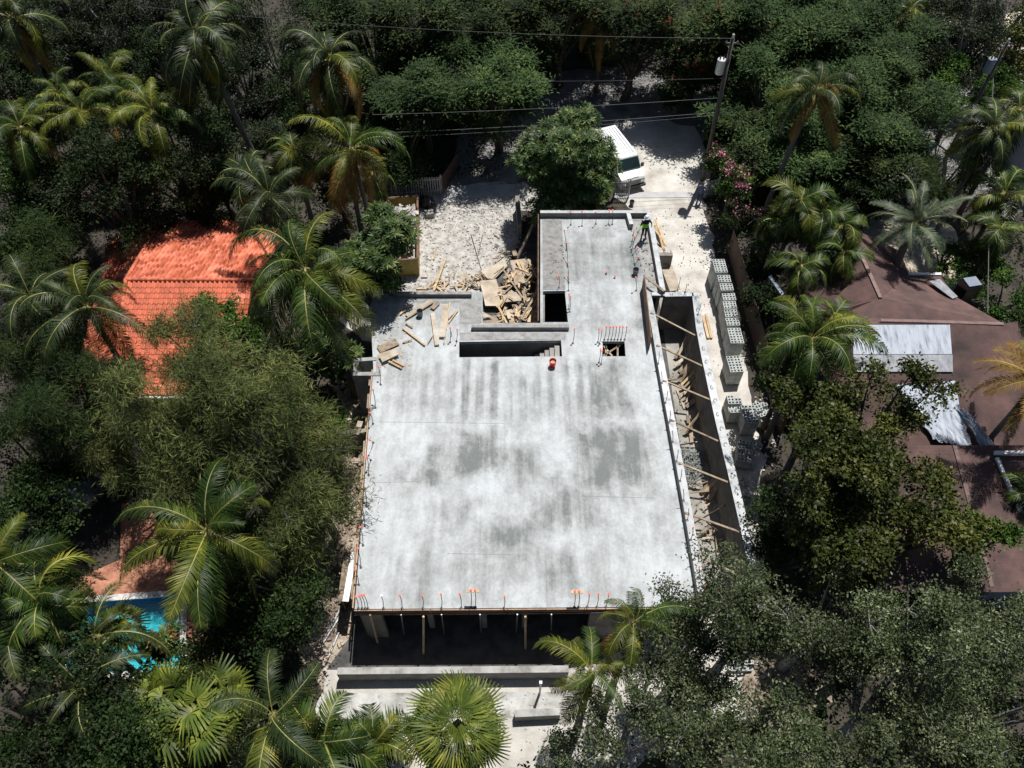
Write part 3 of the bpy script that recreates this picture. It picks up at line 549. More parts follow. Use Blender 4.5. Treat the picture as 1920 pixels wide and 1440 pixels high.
# bundles in the trench
def zD(x,y): return (1120+x/2.88,600+y/2.88)
lt='bundled timber leaning in the side trench against the outer wall'
for a,b,w_,z0,z1,m_ in (((420,205),(490,110),.22,.2,.9,'wood2'),((440,190),(480,90),.12,.4,.9,'ply'),((440,330),(530,200),.35,.3,1.4,'wood2'),((455,350),(545,260),.14,.5,1.2,'wood'),((460,375),(550,280),.1,.6,1.3,'wood2'),((470,400),(552,300),.1,.6,1.3,'wood'),((480,470),(525,430),.22,.2,.4,'wood2'),((470,605),(560,500),.12,.3,1.2,'wood'),((480,610),(600,430),.10,.3,2.0,'wood2'),((560,515),(600,400),.2,1.0,2.2,'ply'),((480,610),(530,640),.08,.1,.2,'wood2'),((560,930),(660,830),.2,.2,1.2,'wood2'),((565,945),(660,850),.16,.3,1.2,'wood'),((600,970),(660,870),.25,.3,1.2,'wood2'),((350,260),(380,410),.25,.1,1.4,'formo'),((430,380),(470,480),.1,.1,.1,'ply'),((640,1160),(650,1270),.1,.2,.2,'wood2'),((500,1110),(690,1000),.05,.6,1.8,'steel'),((590,1090),(650,1140),.05,.3,.7,'steel'),((350,325),(435,320),.06,.05,.05,'wood2')):  # last entry: thin board standing in for a brace's cast shadow
    plank(zD(*a),zD(*b),z0,z1,w_,.08,m_,lt,'timber in the side trench')
rr=random.Random(19)
for i in range(34):
    y=rr.uniform(650,1010); x0=1240+(y-650)*.155+28; a=rr.gauss(.9,.7); x=x0+rr.uniform(-8,26); l=rr.uniform(12,40)
    if 835<y<905: continue
    plank((x-l/2*math.cos(a),y+l/2*math.sin(a)),(x+l/2*math.cos(a),y-l/2*math.sin(a)),.1+rr.random()*.3,.15+rr.random()*.6,rr.choice([.06,.1,.2]),.05,rr.choice(['wood','wood2','ply','wood2']),lt,'timber in the side trench')
s=MB(); rr=random.Random(9)
for i in range(170):
    c=P(1270+rr.random()*48,842+rr.random()*62,.1+rr.random()*.35); a=rr.uniform(0,3.14); l=rr.uniform(.15,.45); d=Vector((math.cos(a)*l,math.sin(a)*l,rr.uniform(-.1,.1))); s.beam(c-d,c+d,.028,.028)
top(s,'scrap_steel_pile',M['steelg'],'tangled heap of grey steel clamps on the trench floor','scrap',kind='stuff')
# left yard boards / scaffold
for a,b,z0,z1,w_,m_ in (((664,1035),(648,1128),2.2,2.2,.28,'whitew'),((652,1035),(640,1128),2.1,2.1,.35,'wood2'),((672,1045),(660,1135),2.0,2.0,.12,'wood2')): plank(a,b,z0,z1,w_,.06,m_,'scaffold plank on the frame outside the left slab edge','planks of the left scaffold')
sf=empty('scaffold_frame',P(655,1080,0),'timber scaffold frame under planks at the left slab edge','scaffold')
c0=P(655,1080,0)
for a in ((668,1048),(663,1110),(640,1050),(636,1112)):
    p=P(*a,2.1); s=MB(); s.beam((p.x-c0.x,p.y-c0.y,0),(p.x-c0.x,p.y-c0.y,2.05),.09,.09); s.build('post',M['wood2'],sf)
for y in (1050,1075,1110):
    a=P(672,y,2.0)-c0;b=P(636,y,2.0)-c0; s=MB(); s.beam(a,b,.09,.05); s.build('rung',M['wood2'],sf)
plank((690,870),(668,912),2.6,.1,.14,.05,'wood2' if False else 'wood','board propped against the left slab edge above the dirt'); plank((676,790),(668,815),1.5,1.5,.3,.06,'ply','short plywood piece on the lump left of the slab')
for pi_,(a,b) in enumerate((((642,1135),(606,1200)),((650,1150),(615,1235)),((641,1150),(600,1215)),((642,1150),(646,1172)))): plank(a,b,.15,.1,.07,.05,'galv',ORD[pi_]+' thin pipe on the ground left of the front corner',None)

# ------------------------------------------------------------ concrete blocks on pallets
def block_mesh(l=.39,wd=.19,h=.19):
    s=MB(); z0,z1=-h/2,h/2
    hx,hy=l/2,wd/2; hole=[]
    for cx in(-l/4+.008,l/4-.008): hole.append([Vector((cx-.058,-.058,0)),Vector((cx+.058,-.058,0)),Vector((cx+.058,.058,0)),Vector((cx-.058,.058,0))])
    s.prism([Vector((-hx,-hy,0)),Vector((hx,-hy,0)),Vector((hx,hy,0)),Vector((-hx,hy,0))],z0,z1,hole); return s.mesh('concrete_block',M['blk'])
BK=block_mesh()
def pallet(px,py,layers,rows,rz,label,missing=0,zb_=.12):
    zt=zb_+layers*.2; p=P(px,py,zt); o=empty('block_pallet',(p.x,p.y,.02),label,'concrete blocks','pallets of concrete blocks',rz)
    s=MB()
    for y in np.linspace(-rows*.1+.05,rows*.1-.05,4): s.box((0,y,.09),(.84,.09,.02))
    for x in(-.36,0,.36): s.box((x,0,.04),(.08,rows*.2,.08))
    s.build('pallet_base',M['wood2'],o); r_=random.Random(int(px*7+py))
    for k in range(layers):
        for i in range(2):
            for j in range(rows):
                if k==layers-1 and missing and r_.random()<missing: continue
                b=bpy.data.objects.new('concrete_block',BK); col.objects.link(b); b.parent=o
                b.location=((i-.5)*.4+r_.uniform(-.006,.006),(j-(rows-1)/2)*.2+r_.uniform(-.005,.005),zb_-.02+.1+k*.2); b.rotation_euler=(0,0,r_.uniform(-.015,.015)+(math.pi if r_.random()<.5 else 0))
    return o
PL=[(1350,498,8,6,.0,'northernmost tall pallet of grey blocks, against the dark yard'),(1358,522,8,3,0,'short block pallet just below the northernmost one'),(1362.5,537.5,8,3,0,'block pallet in the row beside the board fence, third from the north'),
 (1367,556,7,3,0,'fourth block pallet from the north'),(1368.5,571.5,7,3,0,'fifth block pallet from the north'),(1371,587,7,3,0,'sixth block pallet from the north'),(1374,603,7,3,0,'seventh block pallet from the north, one block missing pattern'),(1379.5,629,7,6,0,'large block pallet north of the isolated one'),
 (1378,682,6,6,.03,'isolated large block pallet by the palm frond'),(1406,776,6,6,.0,'full block pallet below the palm with bright top'),(1379,757,5,6,0,'block pallet left of the bright full one, mostly shaded',.5),(1432,768,4,6,.3,'skewed half-empty block pallet right of the bright full one',.35),(1398,843,5,6,-.25,'leaning partly used block pallet near the olive tree',.4),(1318,590-6,0,0,0,'')]
for t_ in PL[:-1]: pallet(t_[0],t_[1],t_[2],t_[3],t_[4]+R(1.5),t_[5],t_[6] if len(t_)>6 else 0)
for i,(x,y,z) in enumerate(((1393,905,.25),(1397,899,.25),(1397,925,.45),(1403,930,.45),(1400,936,.25),(1396,940,.1),(1410,845,.3),(1422,838,.2))):
    b=bpy.data.objects.new('loose_block',BK); col.objects.link(b); b.location=P(x,y,z); b.rotation_euler=(random.choice([0,R(90)]),0,random.uniform(0,3)); tag(b,ORD[i]+' loose concrete block from the pallets, beside the outer wall','concrete block','loose blocks by the outer wall')
for i in range(9):
    b=bpy.data.objects.new('loose_block',BK); col.objects.link(b); b.location=P(1372+(i%5)*10,1243+(i//5)*12,.15+.2*(i%2)); b.rotation_euler=(0,0,random.uniform(-.2,.2)); tag(b,('front' if i>4 else 'back')+' row block '+('far left left middle right far-right'.split()[0:1] and ['far left','left','middle','right','far right'][i%5])+', seen through the oak crowns','concrete block','blocks under the oaks')

# ------------------------------------------------------------ fences
def fence(pts,h,z,slat_w,gap,m,label,name='picket_fence',cat='fence',th=.025,postm=None,rail=True):
    w0=[P(*p,0) if len(p)==2 else Vector(p) for p in pts]; o=empty(name,w0[0],label,cat); postm=postm or m; me=None
    for a,b in zip(w0[:-1],w0[1:]):
        d=b-a; l=d.length; n=int(l/(slat_w+gap)); an=math.atan2(d.y,d.x)
        s=MB(); s.box((0,0,h/2),(slat_w,th,h)); me=me or s.mesh('slat',M[m])
        for i in range(n):
            p=a.lerp(b,(i+.5)/n)-w0[0]; q=link('slat',me,o); q.location=(p.x,p.y,random.uniform(0,.03)); q.rotation_euler=(0,random.uniform(-.01,.01),an)
        if rail:
            nrm=Vector((-d.y,d.x,0)).normalized()*.04
            for zz_ in(.2*h,.85*h): s=MB(); s.beam(a-w0[0]+nrm+Vector((0,0,zz_)),b-w0[0]+nrm+Vector((0,0,zz_)),.04,.09); s.build('rail',M[postm],o)
        k=max(1,int(l/2.4))
        for i in range(k+1):
            p=a.lerp(b,i/k)-w0[0]; nrm=Vector((-d.y,d.x,0)).normalized()*.09; s=MB(); s.box((p.x+nrm.x,p.y+nrm.y,h/2+.05),(.1,.1,h+.1)); s.build('post',M[postm],o)
    return o
fence([(735,370),(829,365)],1.6,0,.09,.08,'fencew','weathered vertical picket fence at the rear of the gravel yard')
fence([(829,365),(862,315)],1.5,0,.09,.08,'fenceb','dark side run of picket fence receding along the shaded road')
fence([(1150,372),(1178,372)],1.6,0,.05,.06,'fencew','slatted metal gate panel in front of the white van','gate','gate',postm='galv')
fence([(1322,372),(1344,366)],1.5,0,.07,.08,'fencew','short picket fence beside the man by the pink flowers')
fence([(1640,372),(1700,372)],1.5,0,.09,.08,'plaster','yellowish picket fence behind the grey date palm')
fence([(14.6,40.0,0),(14.95,30.2,0),(15.1,25.2,0)],2.0,0,.30,.008,'fenceb','tall brown board fence along the right lot line',name='board_fence')

# ------------------------------------------------------------ dumpster, bags, leaning post
q=PP([(728,372),(783,368),(783,486),(728,490)],1.5); c=sum(q,Vector())/4; o=empty('waste_container',(c.x,c.y,.02),'yellow waste container heaped with white rubble behind the shrub','container')
ql=[p-Vector((c.x,c.y,0)) for p in q]; inn=[p*.93 for p in ql]; s=MB(); s.prism([Vector((p.x,p.y,0)) for p in ql],0,1.5,[[Vector((p.x*.94,p.y*.97,0)) for p in ql]]); s.build('container_wall',M['yellow'],o)
s=MB()
for i in range(4): s.beam(Vector((ql[i].x,ql[i].y,1.53)),Vector((ql[(i+1)%4].x,ql[(i+1)%4].y,1.53)),.12,.06)
s.build('rim',M['form'],o)
s=MB(); rr=random.Random(3)
for i in range(330):
    x=rr.uniform(-.8,.8);y=rr.uniform(-1.9,1.9); s.box((x,y,1.35+rr.uniform(0,.5)),(rr.uniform(.08,.5),rr.uniform(.06,.35),rr.uniform(.03,.15)),Matrix.Rotation(rr.uniform(0,3),3,(rr.random(),rr.random(),rr.random())))
t_=s.build('rubble_fill',M['debris'],o); t_['kind']='stuff'
s=MB(); s.blob((0,0,.45),.55,5,12,.2,(1,.8,.8)); s.blob((.35,-.2,.35),.4,6,10,.2); o=top(s,'rubbish_bag',M['black'],'shiny black rubbish bags beside the waste container','bag',smooth=True); o.location=P(800,388,0)
s=MB(); s.box((0,0,.2),(.6,.5,.4),.3); o=top(s,'cinder_lump',M['rough'],'grey concrete lump just below the rubbish bags','rubble'); o.location=P(806,405,0)
s=MB(); s.box((0,0,.02),(.4,.3,.14)); o=top(s,'white_bag',M['debris'],'small white sack on the dark dirt patch','bag'); o.location=P(796,518,.05)
s=MB(); a=P(969,486,.2);b=P(1016,386,3.0); s.tube([a,b],[.11,.08],8); o=top(s,'leaning_post',M['wood2'],'long wooden post leaning up beside the slab stem with a blue ribbon on top','post')
def ribbon(c,m,label,seed,r_=.22):
    s=MB(); rr=random.Random(seed)
    for i in range(16):
        p=Vector(c)+Vector((rr.uniform(-r_,r_),rr.uniform(-r_,r_),rr.uniform(-.1,.1))); s.box(p,(.16,.05,.012),Matrix.Rotation(rr.uniform(0,3),3,(rr.random(),rr.random(),rr.random())))
    return top(s,'ribbon',m,label,'ribbon')
ribbon(P(1020,380,3.15),M['blue'],'blue ribbon bundle on top of the leaning post',1,.14); ribbon(P(1428,462,1.6),M['blue'],'blue plastic ribbon among dark leaves right of the board fence',2,.3); ribbon(P(1408,460,1.5),M['green'],'green plastic ribbon among dark leaves right of the board fence',3,.2)
# recessed side door/panel left-lot slab edge
s=MB(); s.box((0,0,.5),(.25,1.6,1.0),.1); s.box((0,0,1.02),(.3,1.7,.05),.1); o=top(s,'low_block_wall',M['block'],'low dark wall running beside the round tree at the rear left','wall'); o.location=P(972,420,0); o.scale=(1,1.8,1.2)

# ------------------------------------------------------------ poles, transformers and cables
def upole(bx,by,tx,ty,label,trx,can_m):
    b=P(bx,by,0)
    # height where the pole line meets the top pixel
    best=None
    for k in range(600):
        z=k*.03; p=P(tx,ty,z); d=(p-b).length if False else math.hypot(p.x-b.x,p.y-b.y)
        if best is None or d<best[0]: best=(d,z,p)
    t=best[2]; d=t-b; o=empty('utility_pole',b,label,'pole')
    s=MB(); s.tube([(0,0,0),tuple(d*.5),tuple(d)],[.17,.15,.12],10); s.build('shaft',M['pole'],o,True)
    f=.83; c=d*f+Vector((-.42,-.05,0)); s=MB(); s.lathe(c,[(.001,-.5),(.26,-.5),(.28,-.45),(.28,.4),(.3,.42),(.26,.5),(.001,.52)],16); tr=s.build('transformer',can_m,o,True)
    s=MB(); s.lathe(c+Vector((-.12,0,.5)),[(.04,0),(.06,.08),(.03,.2),(.001,.22)],8); s.lathe(c+Vector((.1,0,.5)),[(.04,0),(.06,.08),(.03,.2),(.001,.22)],8); s.build('bushing',M['form'],tr)
    s=MB(); s.beam(d*f,c,.08,.12); s.build('bracket',M['galv'],o)
    s=MB(); s.lathe(d,[(.05,0),(.09,.08),(.05,.2),(.08,.25),(.001,.35)],8); s.build('insulator',M['whitew'],o)
    s=MB(); s.beam(d*.97+Vector((-.4,0,0)),d*.97+Vector((.4,0,0)),.09,.1); s.build('crossarm',M['pole'],o)
    for x in(-.35,.35): s=MB(); s.lathe(d*.97+Vector((x,0,.05)),[(.04,0),(.07,.06),(.001,.18)],8); s.build('insulator',M['galv'],o)
    return o,b,d
o1,b1,d1=upole(1317,338,1374,72,'tall utility pole with a white transformer near the white van',0,M['white'])
o2,b2,d2=upole(1772,300,1889,80,'leaning-looking utility pole with a grey transformer at the far right',0,M['gwall'])
def cable(a,b,sag,r_,m,label,name='cable'):
    pts=[a.lerp(b,t)-Vector((0,0,sag*4*t*(1-t))) for t in np.linspace(0,1,14)]; s=MB(); s.tube(pts,r_,5); return top(s,name,m,label,'cable')
t1=b1+d1
cable(b1+d1*.62,P(700,215,7.0),.15,.009,M['wire'],'upper pale cable crossing from the pole to the left above the road'); cable(b1+d1*.52,P(700,250,5.4),.15,.010,M['wire'],'lower pale cable crossing from the pole above the round tree')
cable(b1+d1*.50,P(700,258,5.2),.2,.007,M['wire'],'lowest thin cable just under the lower pale one'); cable(b1+d1*.75,P(700,150,8.6),.15,.007,M['wired'],'dark thin cable highest above the shaded road')
cable(t1,t1+Vector((-38,3,.5)),.5,.012,M['wired'],'dark cable leaving the top of the left pole')
cable(b2+d2*.8,P(1852,586,4.4),.1,.022,M['wire'],'white service cable dropping to the corner of the brown roof')

# ------------------------------------------------------------ left house with terracotta tiles
lh=empty('tiled_house',(0,0,0),'house with an orange terracotta barrel-tile roof among the palms','house')
tm=MB(); n=6; L_,W_=.40,.27
vs=[];
for yy,lift in((0,.035),(L_,0)):
    for k in range(n+1):
        t=k/n; x=(t-.5)*W_; z=.10*math.sin(math.pi*min(t/.62,1)) if t<.62 else -.02*math.sin(math.pi*(t-.62)/.38); vs.append((x,yy,z+lift))
tm.add(vs,[(k,k+1,n+2+k,n+1+k) for k in range(n)]); tm.add([(v[0],v[1]+.001,v[2]-.03) for v in vs[:n+1]]+vs[:n+1],[(k,k+1,n+2+k,n+1+k) for k in range(n)]); TILE=tm.mesh('roof_tile',M['tile'],True)
def inpoly(x,y,pl_):
    c=False;n=len(pl_)
    for i in range(n):
        x1,y1=pl_[i];x2,y2=pl_[(i+1)%n]
        if (y1>y)!=(y2>y) and x<(x2-x1)*(y-y1)/(y2-y1)+x1: c=not c
    return c
tiles=[]
def roofplane(poly,u):
    # poly world points; u = direction along the eave
    s=MB(); s.add(poly,[tuple(range(len(poly)))]); s.build('roof_deck',M['underl'],lh)
    nrm=Vector((0,0,0))
    for i in range(len(poly)): nrm+=poly[i].cross(poly[(i+1)%len(poly)])
    nrm.normalize(); nrm=nrm if nrm.z>0 else -nrm; u=(u-nrm*u.dot(nrm)).normalized(); v=nrm.cross(u); 
    if v.z<0: v=-v;u=-u
    o=poly[0]; p2=[((p-o).dot(u),(p-o).dot(v)) for p in poly]; x0=min(a for a,b in p2);x1=max(a for a,b in p2);y0=min(b for a,b in p2);y1=max(b for a,b in p2)
    y=y0
    while y<y1:
        x=x0
        while x<x1:
            if inpoly(x,y+.17,p2): tiles.append((o+u*x+v*y+nrm*.03,Matrix((u,v,nrm)).transposed()))
            x+=W_
        y+=.34
E1=3.1; rz_=5.1
ra=P(237,526,rz_); rb=P(478,527,rz_)
fl=P(212,742,E1); fr=Vector((rb.x+.5,fl.y,E1))
roofplane([fl,Vector((fl.x+6.2,fl.y,E1)),rb,ra],Vector((1,0,0)))
lc=Vector((fl.x-.1,fl.y,E1)); bk=7.2
roofplane([rb,Vector((rb.x+.6,rb.y+bk,E1)),Vector((ra.x-.6,ra.y+bk,E1)),ra],Vector((1,0,0)))
roofplane([Vector((fl.x-2.6,fl.y+1,E1-.5)),fl,ra,Vector((ra.x-.6,ra.y+bk,E1)),Vector((ra.x-4.2,ra.y+bk-1,E1-.9))],Vector((0,1,0)))
camd=Vector((0,0,CH)); tiles.sort(key=lambda t:(t[0]-camd).length)
tn=0; rest=MB(); visx=lambda p:True
for p,Mx in tiles:
    # project to see whether the tile is in the open strip
    r=p-Vector((0,0,CH)); dz=r.y*math.cos(PITCH)-r.z*math.sin(PITCH); px=960+FPX*r.x/dz; py=720-FPX*(r.y*math.sin(PITCH)+r.z*math.cos(PITCH))/dz
    J=Matrix.Rotation(random.uniform(-.02,.02),3,'Z')
    if tn<300 and 235<px<430 and 530<py<735 and not(px>300 and py>640) :
        q=link('roof_tile',TILE,lh); q.matrix_local=Matrix.Translation(p)@(Mx@J).to_4x4(); tn+=1
    else:
        rest.add([p+Mx@(J@v.co) for v in TILE.vertices],[tuple(f.vertices) for f in TILE.polygons])
t_=rest.build('tile_field',M['tile'],lh,True); t_['kind']='stuff'
s=MB()
def ridge(a,b):
    n=int((b-a).length/.36)
    for i in range(n): p=a.lerp(b,i/n)+Vector((0,0,.08));q=a.lerp(b,(i+1.1)/n)+Vector((0,0,.06)); t=MB(); t.tube([p,q],[.13,.105],8); t.build('ridge_tile',M['tile'],lh,True)
ridge(ra,rb); ridge(ra,fl); ridge(ra,Vector((ra.x-.6,ra.y+bk,E1)))
s=MB(); s.prism([Vector((fl.x-1.8,fl.y+1.2,0)),Vector((rb.x,fl.y+.4,0)),Vector((rb.x,ra.y+bk-.6,0)),Vector((ra.x-3.4,ra.y+bk-1.4,0))],0,2.2); s.build('wall',M['plaster'],lh)
s=MB(); s.beam(fl+Vector((-.1,-.12,-.02)),fl+Vector((6.2,-.12,-.02)),.12,.12); s.build('gutter',M['whitew'],lh)

# ------------------------------------------------------------ right house with brown shingles
rh=empty('shingled_house',(0,0,0),'house with brown shingle roof patched with silver sheets at the right','house')
def quad(pts,name,m,par,th=.06):
    q=[P(*p) for p in pts]; n=len(q); s=MB(); s.add(q+[v-Vector((0,0,th)) for v in q],[tuple(range(n)),tuple(range(2*n-1,n-1,-1))]+[(i,n+i,n+(i+1)%n,(i+1)%n) for i in range(n)]); return s.build(name,M[m],par)
def shrows(a,b,c,d,par,n,m='shingle'):
    # overlapping shingle courses between eave a-b and ridge d-c
    a,b,c,d=[P(*p) for p in(a,b,c,d)]; s=MB()
    for i in range(n):
        t0=i/n;t1=(i+1.12)/n; p=a.lerp(d,t0);q=b.lerp(c,t0);r=b.lerp(c,min(t1,1));u=a.lerp(d,min(t1,1)); up=Vector((0,0,.007)); lo=Vector((0,0,.005))
        s.add([p+up,q+up,r+lo,u+lo,p-lo,q-lo],[(0,1,2,3),(4,5,1,0)])
    o=s.build('shingle_courses',M[m],par); o['kind']='stuff'; return o
RZ=5.0
quad([(1651,558,RZ),(1591,424,4.7),(1470,500,3.2),(1500,640,3.2)],'roof_plane','shingle',rh); quad([(1591,424,4.7),(1651,558,RZ),(1705,514,3.4),(1686,470,3.4)],'roof_plane','shingle',rh)
quad([(1480,607,RZ-.02),(1882,607,RZ-.02),(1793,557,3.75),(1762,515,3.3),(1704,514,3.3),(1651,558,RZ-.03),(1500,600,4.4)],'roof_plane','shingle',rh)
shrows((1680,905,3.0),(1960,890,3.0),(1882,607,RZ),(1480,607,RZ),rh,52)
shrows((1640,1110,2.9),(1990,1110,2.9),(1930,835,4.1),(1700,835,4.1),rh,44)
quad([(1882,607,RZ),(1960,890,3.0),(2040,900,2.2),(1925,600,3.6)],'roof_plane','shingle',rh)
for a_,b_ in (((1591,424,4.74),(1651,558,RZ+.03)),((1651,600,RZ+.02),(1882,607,RZ+.02)),((1790,835,4.15),(1860,1100,2.95))):
    s=MB(); s.beam(P(*a_),P(*b_),.2,.04); s.build('ridge_cap',M['ridge'],rh)
quad([(1600,609,RZ+.07),(1781,609,RZ+.07),(1785,664,4.63),(1600,664,4.63)],'silver_sheet','silver',rh,.02)
quad([(1600,665,4.66),(1786,665,4.66),(1787,697,4.44),(1604,697,4.44)],'silver_sheet','silver2',rh,.02)
# torn foil: wrinkled grid
def foil(corners,name,m,par,nx=16,ny=12,amp=.05,seed=1):
    a,b,c,d=[P(*p) for p in corners]; rr=random.Random(seed); s=MB(); vs=[]
    for j in range(ny+1):
        for i in range(nx+1):
            u=i/nx;v=j/ny; p=(a.lerp(b,u)).lerp(d.lerp(c,u),v); p=p+Vector((rr.uniform(-.06,.06) if j in(0,ny) or i in (0,nx) else 0,rr.uniform(-.1,.1) if j in(0,ny) else 0,amp*(1+math.sin(i*1.7+j*.4)+rr.uniform(-.7,.7)))); vs.append(p)
    s.add(vs,[(j*(nx+1)+i,(j+1)*(nx+1)+i,(j+1)*(nx+1)+i+1,j*(nx+1)+i+1) for j in range(ny) for i in range(nx)]); return s.build(name,M[m],par)
foil(((1680,722,4.32),(1789,716,4.32),(1822,842,3.75),(1752,826,3.75)),'silver_tarp','silver',rh,seed=1,amp=.035)
foil(((1790,762,4.2),(1812,775,4.15),(1890,862,3.9),(1842,842,3.8)),'silver_tarp','silver',rh,8,10,seed=2)
quad([(1742,527,4.0),(1762,523,4.0),(1796,556,4.05),(1786,560,4.1)],'flashing','silver2',rh,.03)
quad([(1865,845,4.35),(1990,845,4.35),(1990,851,4.35),(1865,851,4.35)],'white_beam','whitew',rh,.12); quad([(1867,858,4.2),(1873,857,4.2),(1918,958,3.6),(1911,960,3.6)],'white_beam','whitew',rh,.12)
quad([(1478,463,3.35),(1482,461,3.35),(1502,512,3.3),(1498,514,3.3)],'fascia','whitew',rh,.15); quad([(1441,518,2.9),(1446,515,2.9),(1480,565,2.9),(1475,568,2.9)],'fascia','gwall',rh,.15); quad([(1701,511,3.42),(1765,511,3.42),(1765,515,3.42),(1701,515,3.42)],'fascia','whitew',rh,.1)
a=P(1500,640,0); s=MB(); s.prism([Vector((17.8,29.5,0)),Vector((18.6,22.5,0)),Vector((22.5,15,0)),Vector((26,15,0)),Vector((27.0,29.5,0)),Vector((20.5,35.6,0)),Vector((17.8,34.5,0))],0,2.3); s.build('wall',M['gwall'],rh)
s=MB(); s.box((0,0,.5),(.95,.85,1.0)); s.box((0,0,1.02),(.85,.75,.06)); 
o=top(s,'roof_vent_unit',M['carp'],'dark boxy unit with pale top at the edge of the brown roof','vent'); o.location=P(1808,552,3.3); o.rotation_euler=(0,0,.2); s=MB(); s.box((0,0,1.07),(.8,.7,.05)); s.build('cover',M['gwall'],o)
# pale building at the right frame edge
rb2=empty('pale_building',P(1935,400,0),'pale blue grey building cut by the right frame edge','building'); c=P(1935,400,0)
s=MB(); s.box((3.2,2.0,1.6),(6,9,3.2)); s.build('wall',M['gwall'],rb2); s=MB(); s.box((3.2,2,3.3),(6.6,9.6,.18)); s.build('roof',M['silver2'],rb2); s=MB(); s.box((.19,0,1.6),(.06,1.4,1.1)); s.build('window',M['glass'],rb2)

# ------------------------------------------------------------ vehicles
def vehicle(name,L,Wd,H,prof,roofx,loc_,ang,paint,label,cat,ribs):
    # prof: side profile of the upper shell (x forward, z) ; lofted across the width with tumblehome
    o=empty(name,loc_,label,cat,None,ang); s=MB(); ys=[(-.5,0),(-.5,1),(.5,1),(.5,0)]
    def half(x,z):
        k=1-.13*max(0,(z-1.0)/(H-1.0)); return Wd/2*k*(1-.06*max(0,abs(x)/(L/2)-.75)*4)
    pr=prof; n=len(pr); vs=[]
    for sy in(-1,1):
        for x,z in pr: vs.append((x,sy*half(x,z),z))
    fs=[(i,(i+1)%n,n+(i+1)%n,n+i) for i in range(n)]
    s.add(vs,fs); 
    tt=tessellate_polygon([[Vector((x,z,0)) for x,z in pr]]); s.f+= [tuple(t) for t in tt]+[tuple(i+n for i in t)[::-1] for t in tt]; s.mi+=[0]*(2*len(tt))
    b=s.build('body',paint,o); bev(b,.05,3); bm=bmesh.new(); bm.from_mesh(b.data); bmesh.ops.recalc_face_normals(bm,faces=bm.faces); bm.to_mesh(b.data); bm.free()
    for x in(-L*.32,L*.31):
        for sy in(-1,1):
            s=MB(); c=Vector((x,sy*(Wd/2-.1),.36)); s.tube([c-Vector((0,.12,0)),c+Vector((0,.12,0))],.36,18); t=s.build('wheel',M['rubber'],o); s=MB(); s.tube([c+Vector((0,sy*.10,0)),c+Vector((0,sy*.135,0))],.2,12); s.build('rim',M['chrome'],t)
    return o,half
vdir=Vector((1.30,-3.42,0)).normalized(); vang=math.atan2(vdir.y,vdir.x)
vf=P(1187,350,.45); vc=vf-vdir*2.65
L,Wd,H=5.3,1.95,2.1
o,half=vehicle('parked_van',L,Wd,H,[(-2.62,.35),(-2.64,.8),(-2.6,1.9),(-2.45,2.08),(1.15,2.1),(1.3,2.05),(1.85,1.28),(2.5,1.08),(2.62,.95),(2.65,.45),(2.55,.32)],0,(vc.x,vc.y,.02),vang,M['white'],'white cargo van parked nose down beside the round tree','van',True)
def pan(pts,name,m,par,th=.02): 
    n=len(pts); q=[Vector(p) for p in pts]; nr=(q[1]-q[0]).cross(q[2]-q[0]).normalized()*th; s=MB(); s.add(q+[p+nr for p in q],[tuple(range(n))[::-1],tuple(range(n,2*n))]+[(i,(i+1)%n,n+(i+1)%n,n+i) for i in range(n)]); return s.build(name,m,par)
ws=pan([(1.36,-.78,1.99),(1.82,-.86,1.36),(1.82,.86,1.36),(1.36,.78,1.99)],'windshield',M['glass'],o,.035)
s=MB(); s.beam((1.86,-.5,1.33),(1.62,-.05,1.7),.02,.02); s.beam((1.86,.1,1.33),(1.62,.5,1.7),.02,.02); s.build('wiper',M['black'],ws)
for sy in(-1,1):
    y0=sy*.955; y1=sy*.87
    pan([(.55,y0,1.3),(1.65,y0,1.3),(1.3,y1,1.92),(.55,y1,1.92)] if sy>0 else [(.55,y0,1.3),(.55,y1,1.92),(1.3,y1,1.92),(1.65,y0,1.3)],'side_window',M['glass'],o,-.03)
    s=MB(); s.box((1.62,sy*1.12,1.35),(.12,.22,.3)); bev(s.build('mirror',M['black'],o)); s=MB(); s.box((2.63,sy*.72,.78),(.08,.3,.2)); s.build('headlight',M['chrome'],o)
    s=MB(); s.box((1.75,sy*.985,.95),(.02,.02,.9)); s.box((.5,sy*.9,1.66),(.02,.03,.5)); s.box((1.1,sy*.985,1.12),(.16,.03,.04)); s.box((-1.6,sy*.985,.95),(.02,.02,1.1)); s.box((0,sy*.985,.5),(3.0,.02,.08)); s.build('side_trim',M['black'],o)
    s=MB(); s.box((0.5,sy*.985,.95),(.02,.02,1.0)); s.build('door_seam',M['black'],o)
    pan([(-2.3,sy*.95,1.35),(-.6,sy*.95,1.35),(-.6,sy*.885,1.85),(-2.3,sy*.885,1.85)],'side_panel',M['white'],o,.015*(-1 if sy>0 else 1))
for y in np.linspace(-.62,.62,7): s=MB(); s.box((-.6,float(y),2.115),(3.2,.05,.03)); s.build('roof_rib',M['white'],o)
s=MB(); s.box((2.66,0,.78),(.05,1.1,.24)); g_=s.build('grille',M['black'],o)
for z in(.7,.78,.86): s=MB(); s.box((2.69,0,z),(.02,1.08,.015)); s.build('grille_bar',M['chrome'],g_)
s=MB(); s.box((2.72,0,.48),(.18,1.9,.2)); bev(s.build('bumper',M['black'],o),.04)
s=MB(); s.box((2.2,0,1.2),(.6,.9,.03),Matrix.Rotation(.27,3,'Y')); s.build('hood_panel',M['white'],o)
